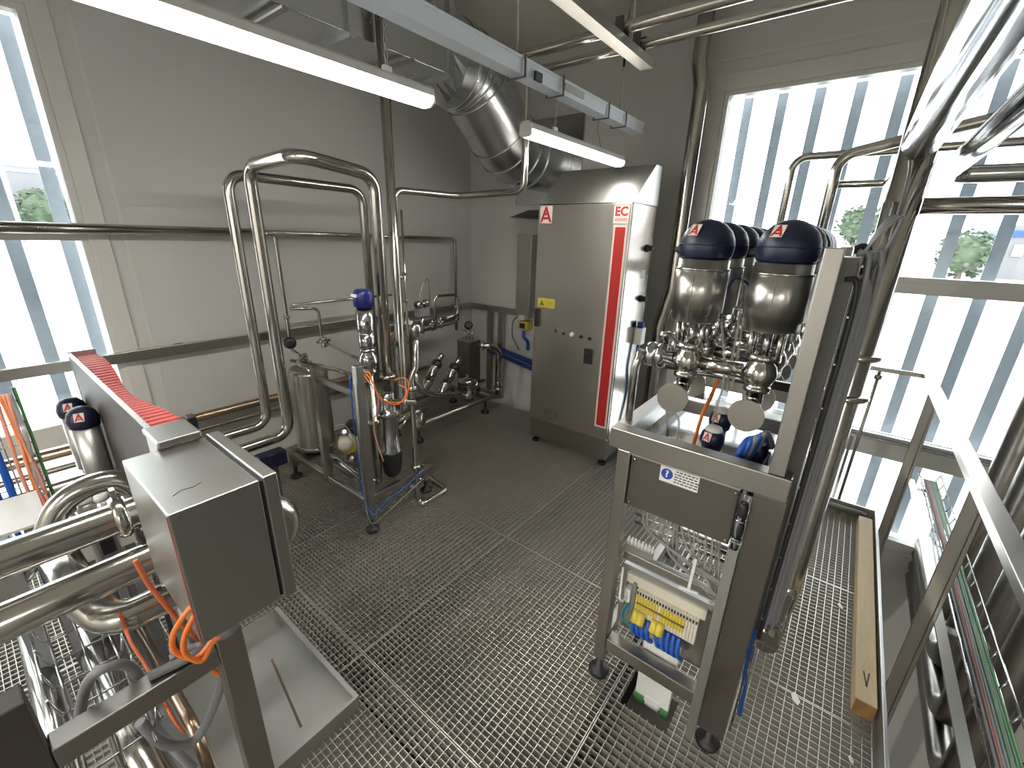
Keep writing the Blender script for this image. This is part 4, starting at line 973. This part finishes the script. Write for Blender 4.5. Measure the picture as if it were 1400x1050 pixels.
t = thing('cover_plate', (-.1, 2.3, .9), 'pale grey flat cover plate at the left edge above the thick pipes', 'plate')
bx((-.40, 2.16, .850), (.012, 2.46, .860)).build('plate', 'lampbody', t)
bx((-.38, 2.42, .0), (-.34, 2.45, .85)).box((-.06, 2.42, .0), (-.03, 2.45, .85)).build('leg', 'brushed_x', t)
# small connectors seen between the pair of pipes
for m_, x, y, w_, lab in (('bluewire', -.035, 2.02, .035, 'blue plug between the two thick pipes'), ('orange', .018, 2.03, .045, 'orange plug between the two thick pipes'), ('white', .075, 2.05, .030, 'white plug between the two thick pipes'), ('black', .13, 2.05, .04, 'black plug between the two thick pipes'), ('label', .19, 2.06, .05, 'pale plug behind the right end of the thick pipes'), ('orange', .245, 1.95, .035, 'orange sleeve left of the big enclosure'), ('brushed_l', -.12, 2.0, .07, 'steel block between the two thick pipes at the far left')):
    t = thing('plug', (x, y, .70), lab, 'plug')
    bx((x - w_ / 2, y - .02, .70), (x + w_ / 2, y + .02, .83)).build('plug_body', m_, t, .003)
    bx((x - w_ / 3, y - .012, .03), (x + w_ / 3, y + .012, .70)).build('plug_stem', 'greyhose', t)
# low wire tray and shiny pipes in the bottom left corner
t = thing('wire_basket', (0., 1.62, .55), 'wire cable basket lying low in the bottom left corner', 'cable basket')
for x, z in ((-.115, .64), (-.085, .575), (-.02, .57), (.045, .575), (.07, .64)):
    MB().cyl((x, 1.22, z), (x, 2.05, z), .0035, 8).build('long_wire', 'pipe_bright', t)
for k in range(7):
    y = 1.27 + .12 * k
    MB().path(fillet([(-.115, y, .645), (-.10, y, .567), (.055, y, .567), (.07, y, .645)], .02, 4), .0035, 8).build('rung', 'pipe_bright', t)
pipe('floor_pipe', [(.01, 2.6, .32), (.01, 1.45, .34), (.05, 1.05, .20), (.05, .90, .0)], .052, 'large shiny pipe below the wire basket in the bottom left corner', m='pipe', bend=.2, seg=26)
pipe('floor_pipe', [(-.14, 2.6, .36), (-.14, 1.2, .36), (-.14, 1.02, .02)], .035, 'thinner shiny pipe at the left edge below the wire basket', m='pipe', bend=.12, seg=22)
pipe('floor_pipe', [(.135, 2.3, .30), (.135, 1.30, .42), (.135, 1.215, .10)], .018, 'slim brownish pipe beside the wire basket', m='copper', bend=.10)
for m_, r_, pts, lab in (
    ('greyhose', .012, [(-.07, 1.30, .70), (-.03, 1.27, .83), (.01, 1.25, .86), (.05, 1.27, .80), (.065, 1.30, .60), (.06, 1.32, .50), (.08, 1.28, .42), (.10, 1.26, .34)], 'grey hose arching over the wire basket'),
    ('greyhose', .013, [(.03, 1.27, .62), (.06, 1.26, .50), (.12, 1.26, .44), (.18, 1.262, .50), (.225, 1.264, .60), (.24, 1.264, .70)], 'grey hose sagging under the side bar of the stand'),
    ('greyhose', .012, [(.07, 1.21, .800), (.11, 1.20, .80), (.15, 1.19, .803), (.185, 1.195, .80), (.18, 1.215, .80), (.12, 1.225, .80)], 'grey hose curled on the side bar below the big enclosure'),
    ('orange', .0065, [(.20, 1.12, 1.02), (.165, 1.12, 1.0), (.13, 1.13, .95), (.125, 1.14, .89), (.155, 1.125, .85), (.19, 1.12, .87), (.21, 1.125, .90), (.215, 1.14, .93)], 'thick orange cable loop hanging below the big enclosure'),
    ('orange', .0065, [(.205, 1.11, 1.03), (.175, 1.108, .99), (.145, 1.11, .94), (.14, 1.115, .885), (.165, 1.108, .845), (.195, 1.11, .875), (.222, 1.11, .89), (.235, 1.12, .90)], 'second orange cable of the loop below the big enclosure'),
    ('brick', .0065, [(.125, 1.34, 1.06), (.135, 1.32, .98), (.155, 1.30, .90), (.175, 1.29, .82), (.21, 1.28, .72)], 'brick red cable running down left of the big enclosure'),
    ('orange', .007, [(.175, 1.25, .72), (.20, 1.255, .66), (.225, 1.26, .60), (.26, 1.262, .57), (.30, 1.265, .58)], 'orange cable continuing below the side bar of the stand'),
    ('brick', .0045, [(.08, 1.62, .75), (.075, 1.50, .70), (.085, 1.40, .655), (.09, 1.25, .60), (.10, 1.21, .55)], 'dull red cable tied along the wire basket')):
    tag(MB().path(curve(pts, 8), r_, 10).build('cable', m_), lab, 'cable')
# ------------------------------------------------------------------ railing, tray and risers at the open right edge
t = thing('guard_railing', (2.6, -.52, 0), 'steel guard railing along the open right edge of the platform', 'railing')
MB().bar((-.4, -.515, 1.10), (3.79, -.515, 1.10), .055, .035).build('handrail', 'brushed_x', t, .003)
MB().bar((3.79, -.545, 1.105), (3.79, 1.10, 1.105), .035, .030).build('handrail', 'brushed_x', t, .003)
bx((3.50, -.560, -.25), (3.60, -.545, 1.082)).box((3.50, -.545, -.25), (3.508, -.500, 1.082)).build('post', 'brushed_x', t, .003)
bx((2.12, -.560, -.25), (2.24, -.545, 1.082)).box((2.12, -.545, -.25), (2.128, -.500, 1.082)).build('post', 'brushed_x', t, .003)
bx((1.0, -.560, -.25), (1.10, -.545, 1.082)).build('post', 'brushed_x', t, .003)
p = MB().cyl((3.79, -.27, .0), (3.79, -.27, 1.09), .011, 12).build('round_post', 'brushed_x', t)
MB().lathe((3.79, -.27, 1.03), (0, 0, 1), [(0, .012), (.005, .022), (.03, .022), (.035, .012)], 12).build('collar', 'brushed_x', p)
bx((.2, -.60, .44), (3.62, -.565, .448)).box((.2, -.60, .40), (3.62, -.596, .44)).build('knee_rail', 'brushed_x', t)
t = thing('window_cable_tray', (3.9, -.2, .55), 'wire cable tray crossing low in front of the big window', 'cable tray')
for y_, z in ((3.90, .60), (3.96, .60), (3.90, .56), (3.96, .56)): MB().cyl((y_, -1.4, z), (y_, .95, z), .0035, 8).build('long_wire', 'brushed_x', t)
for k in range(8): MB().cyl((3.895, -1.3 + .3 * k, .556), (3.965, -1.3 + .3 * k, .556), .0035, 8).build('rung', 'brushed_x', t)
for k in range(3): bx((3.90, -1.2 + .95 * k, .0), (3.92, -1.18 + .95 * k, .552)).build('stand', 'brushed_x', t)
for k in range(3):
    tag(MB().path(curve([(3.915 + .016 * k, -1.4, .575), (3.915 + .016 * k, -.6, .573), (3.918 + .016 * k, .2, .576), (3.915 + .016 * k, .95, .574)], 6), .0075, 8).build('tray_cable', 'greyhose'), 'grey cable in the low tray before the big window', 'cable', 'cables in the tray before the window')
t = thing('edge_cable_tray', (2.2, -.68, .42), 'wire cable tray with green cables outside the guard railing', 'cable tray')
for y, z in ((-.625, .47), (-.735, .47), (-.64, .43), (-.72, .43)):
    MB().cyl((.2, y, z), (3.75, y, z), .0035, 8).build('long_wire', 'pipe_bright', t)
for k in range(24):
    x = .3 + .15 * k
    MB().path(fillet([(x, -.625, .472), (x, -.637, .427), (x, -.723, .427), (x, -.735, .472)], .012, 4), .0035, 8).build('rung', 'pipe_bright', t)
for x in (1.05, 2.18, 3.55): bx((x - .02, -.735, .416), (x + .02, -.6005, .4225)).build('mount_bracket', 'brushed_x', t)
random.seed(31)
for k in range(9):
    y = -.652 - .0075 * k; m_ = ('green', 'green', 'greyhose', 'green', 'greyhose', 'greyhose', 'brick', 'black', 'greyhose')[8 - k]
    j = lambda: random.uniform(-.004, .004)
    tag(MB().path(curve([(.2, y, .437), (1.0, y + j(), .438), (1.8, y + j(), .437), (2.6, y + j(), .438), (3.7, y, .437)], 6), .0042, 8).build('edge_cable', m_),
        {'green': 'green', 'greyhose': 'grey', 'brick': 'dull red', 'black': 'black'}[m_] + ' cable lying in the tray outside the railing', 'cable', 'cables in the tray outside the railing')
for k, (x, y, r_) in enumerate(((3.22, -.87, .075), (2.90, -.87, .066), (2.60, -.87, .060), (2.32, -.87, .055))):
    pipe('down_pipe', [(x, y, ZC - .002), (x, y, -.22 - .1 * k), (4.058, y, -.22 - .1 * k)], r_, f'{["farthest", "second farthest", "second nearest", "nearest"][k]} of the dark vertical pipes at the right edge', 'vertical pipes at the right edge', m='shaded_pipe', seg=24, bend=.16)
tag(bx((3.2, -1.32, -3.195), (3.32, -1.20, -.34)).build('steel_column', 'dark_steel', None, .004), 'dark square column on the lower floor beyond the railing', 'column')
tag(bx((1.9, -1.16, -3.195), (2.02, -1.04, -.6)).build('steel_column', 'dark_steel', None, .004), 'dark square column on the lower floor at the bottom right', 'column')
t = thing('timber_beam', (2.75, -.44, 0), 'pale timber beam lying on the grating along the right edge', 'beam')
bx((1.95, -.468, .002), (3.60, -.392, .082)).build('beam_body', 'wood', t, .004)
bx((1.946, -.466, .004), (1.9498, -.394, .080)).build('end_grain', 'darkwood', t)
MB().bar((2.125, -.440, .0824), (2.04, -.430, .0824), .006, .0006).bar((2.125, -.420, .0824), (2.04, -.430, .0824), .006, .0006).build('letter', 'ink', t)
t = thing('toe_pipe', (3.70, .2, 0), 'round pipe lying at the window end of the grating', 'pipe')
MB().tube([(3.70, -.44, .045), (3.70, 1.1, .045)], .022).build('run', 'brushed_l', t)
for y in (-.3, .4, 1.0): bx((3.685, y, .0), (3.715, y + .03, .024)).build('saddle', 'brushed_x', t)
for x, y, s, lab in ((1.86, -.20, .030, 'larger torn white scrap on the grating beside the rack'), (2.62, -.335, .022, 'small white scrap on the grating near the timber beam'), (1.72, -.40, .016, 'tiny white scrap near the front end of the timber beam')):
    tag(MB().prism([(x - s, y - s * .4, .0008), (x - s * .2, y - s * .6, .0008), (x + s * 1.1, y + s * .2, .0008), (x + s * .3, y + s * .6, .0008), (x - s * .6, y + s * .3, .0008)], (0, 0, .003)).build('paper_scrap', 'white'), lab, 'scrap')
# ------------------------------------------------------------------ light and camera
W = bpy.data.worlds.new('sky'); SC.world = W; W.use_nodes = True
bg = W.node_tree.nodes['Background']
bg.inputs[0].default_value = (.93, .97, 1.0, 1); bg.inputs[1].default_value = 8.0
def portal(name, loc, rot, sx, sy):
    l = bpy.data.lights.new(name, 'AREA'); l.shape = 'RECTANGLE'; l.size = sx; l.size_y = sy
    l.cycles.is_portal = True
    o = bpy.data.objects.new(name, l); COL.objects.link(o); o.location = loc; o.rotation_euler = rot
portal('window_portal', (-.65, YL + .25, 1.33), (-PI / 2, 0, 0), 2.5, 3.35)
portal('window_portal', (XB + .25, -1.05, 1.32), (0, PI / 2, 0), 3.35, 4.35)
# unseen fill lights added behind and below the camera to brighten the hall
def area(name, loc, sx, sy, e, rot=(0, 0, 0), col=(1, .95, .87)):
    l = bpy.data.lights.new(name, 'AREA'); l.shape = 'RECTANGLE'; l.size = sx; l.size_y = sy; l.energy = e; l.color = col
    o = bpy.data.objects.new(name, l); COL.objects.link(o); o.location = loc; o.rotation_euler = rot
area('hall_fill_light', (-2.9, 1.58, 2.44), 1.2, .10, 130)
area('hall_fill_light', (-2.9, -1.6, 2.44), 1.2, .10, 130)
area('hall_fill_light', (1.6, -2.4, -.6), 1.2, .08, 14)

cam = bpy.data.cameras.new('camera'); cam.sensor_width = 36; cam.sensor_fit = 'HORIZONTAL'
cam.lens = 587. / 1400 * 36; cam.clip_start = .02; cam.clip_end = 500
co = bpy.data.objects.new('camera', cam); COL.objects.link(co); SC.camera = co
yaw, pitch, roll = math.radians(37.54), math.radians(19.02), math.radians(-1.62)
f = V((math.cos(yaw) * math.cos(pitch), math.sin(yaw) * math.cos(pitch), -math.sin(pitch)))
r = f.cross(V((0, 0, 1))).normalized(); d = f.cross(r)
r2 = r * math.cos(roll) + d * math.sin(roll); d2 = -r * math.sin(roll) + d * math.cos(roll)
co.matrix_world = Matrix(((r2.x, -d2.x, -f.x, 0), (r2.y, -d2.y, -f.y, 0), (r2.z, -d2.z, -f.z, 1.9), (0, 0, 0, 1)))
SC.view_settings.view_transform = 'Standard'; SC.view_settings.look = 'None'
SC.view_settings.gamma = 1; SC.view_settings.use_curve_mapping = False
SC.view_settings.exposure = .17
SC.cycles.use_denoising = True
SC.cycles.max_bounces = 10; SC.cycles.diffuse_bounces = 5; SC.cycles.glossy_bounces = 6; SC.cycles.transparent_max_bounces = 16
SC.cycles.sample_clamp_indirect = 6
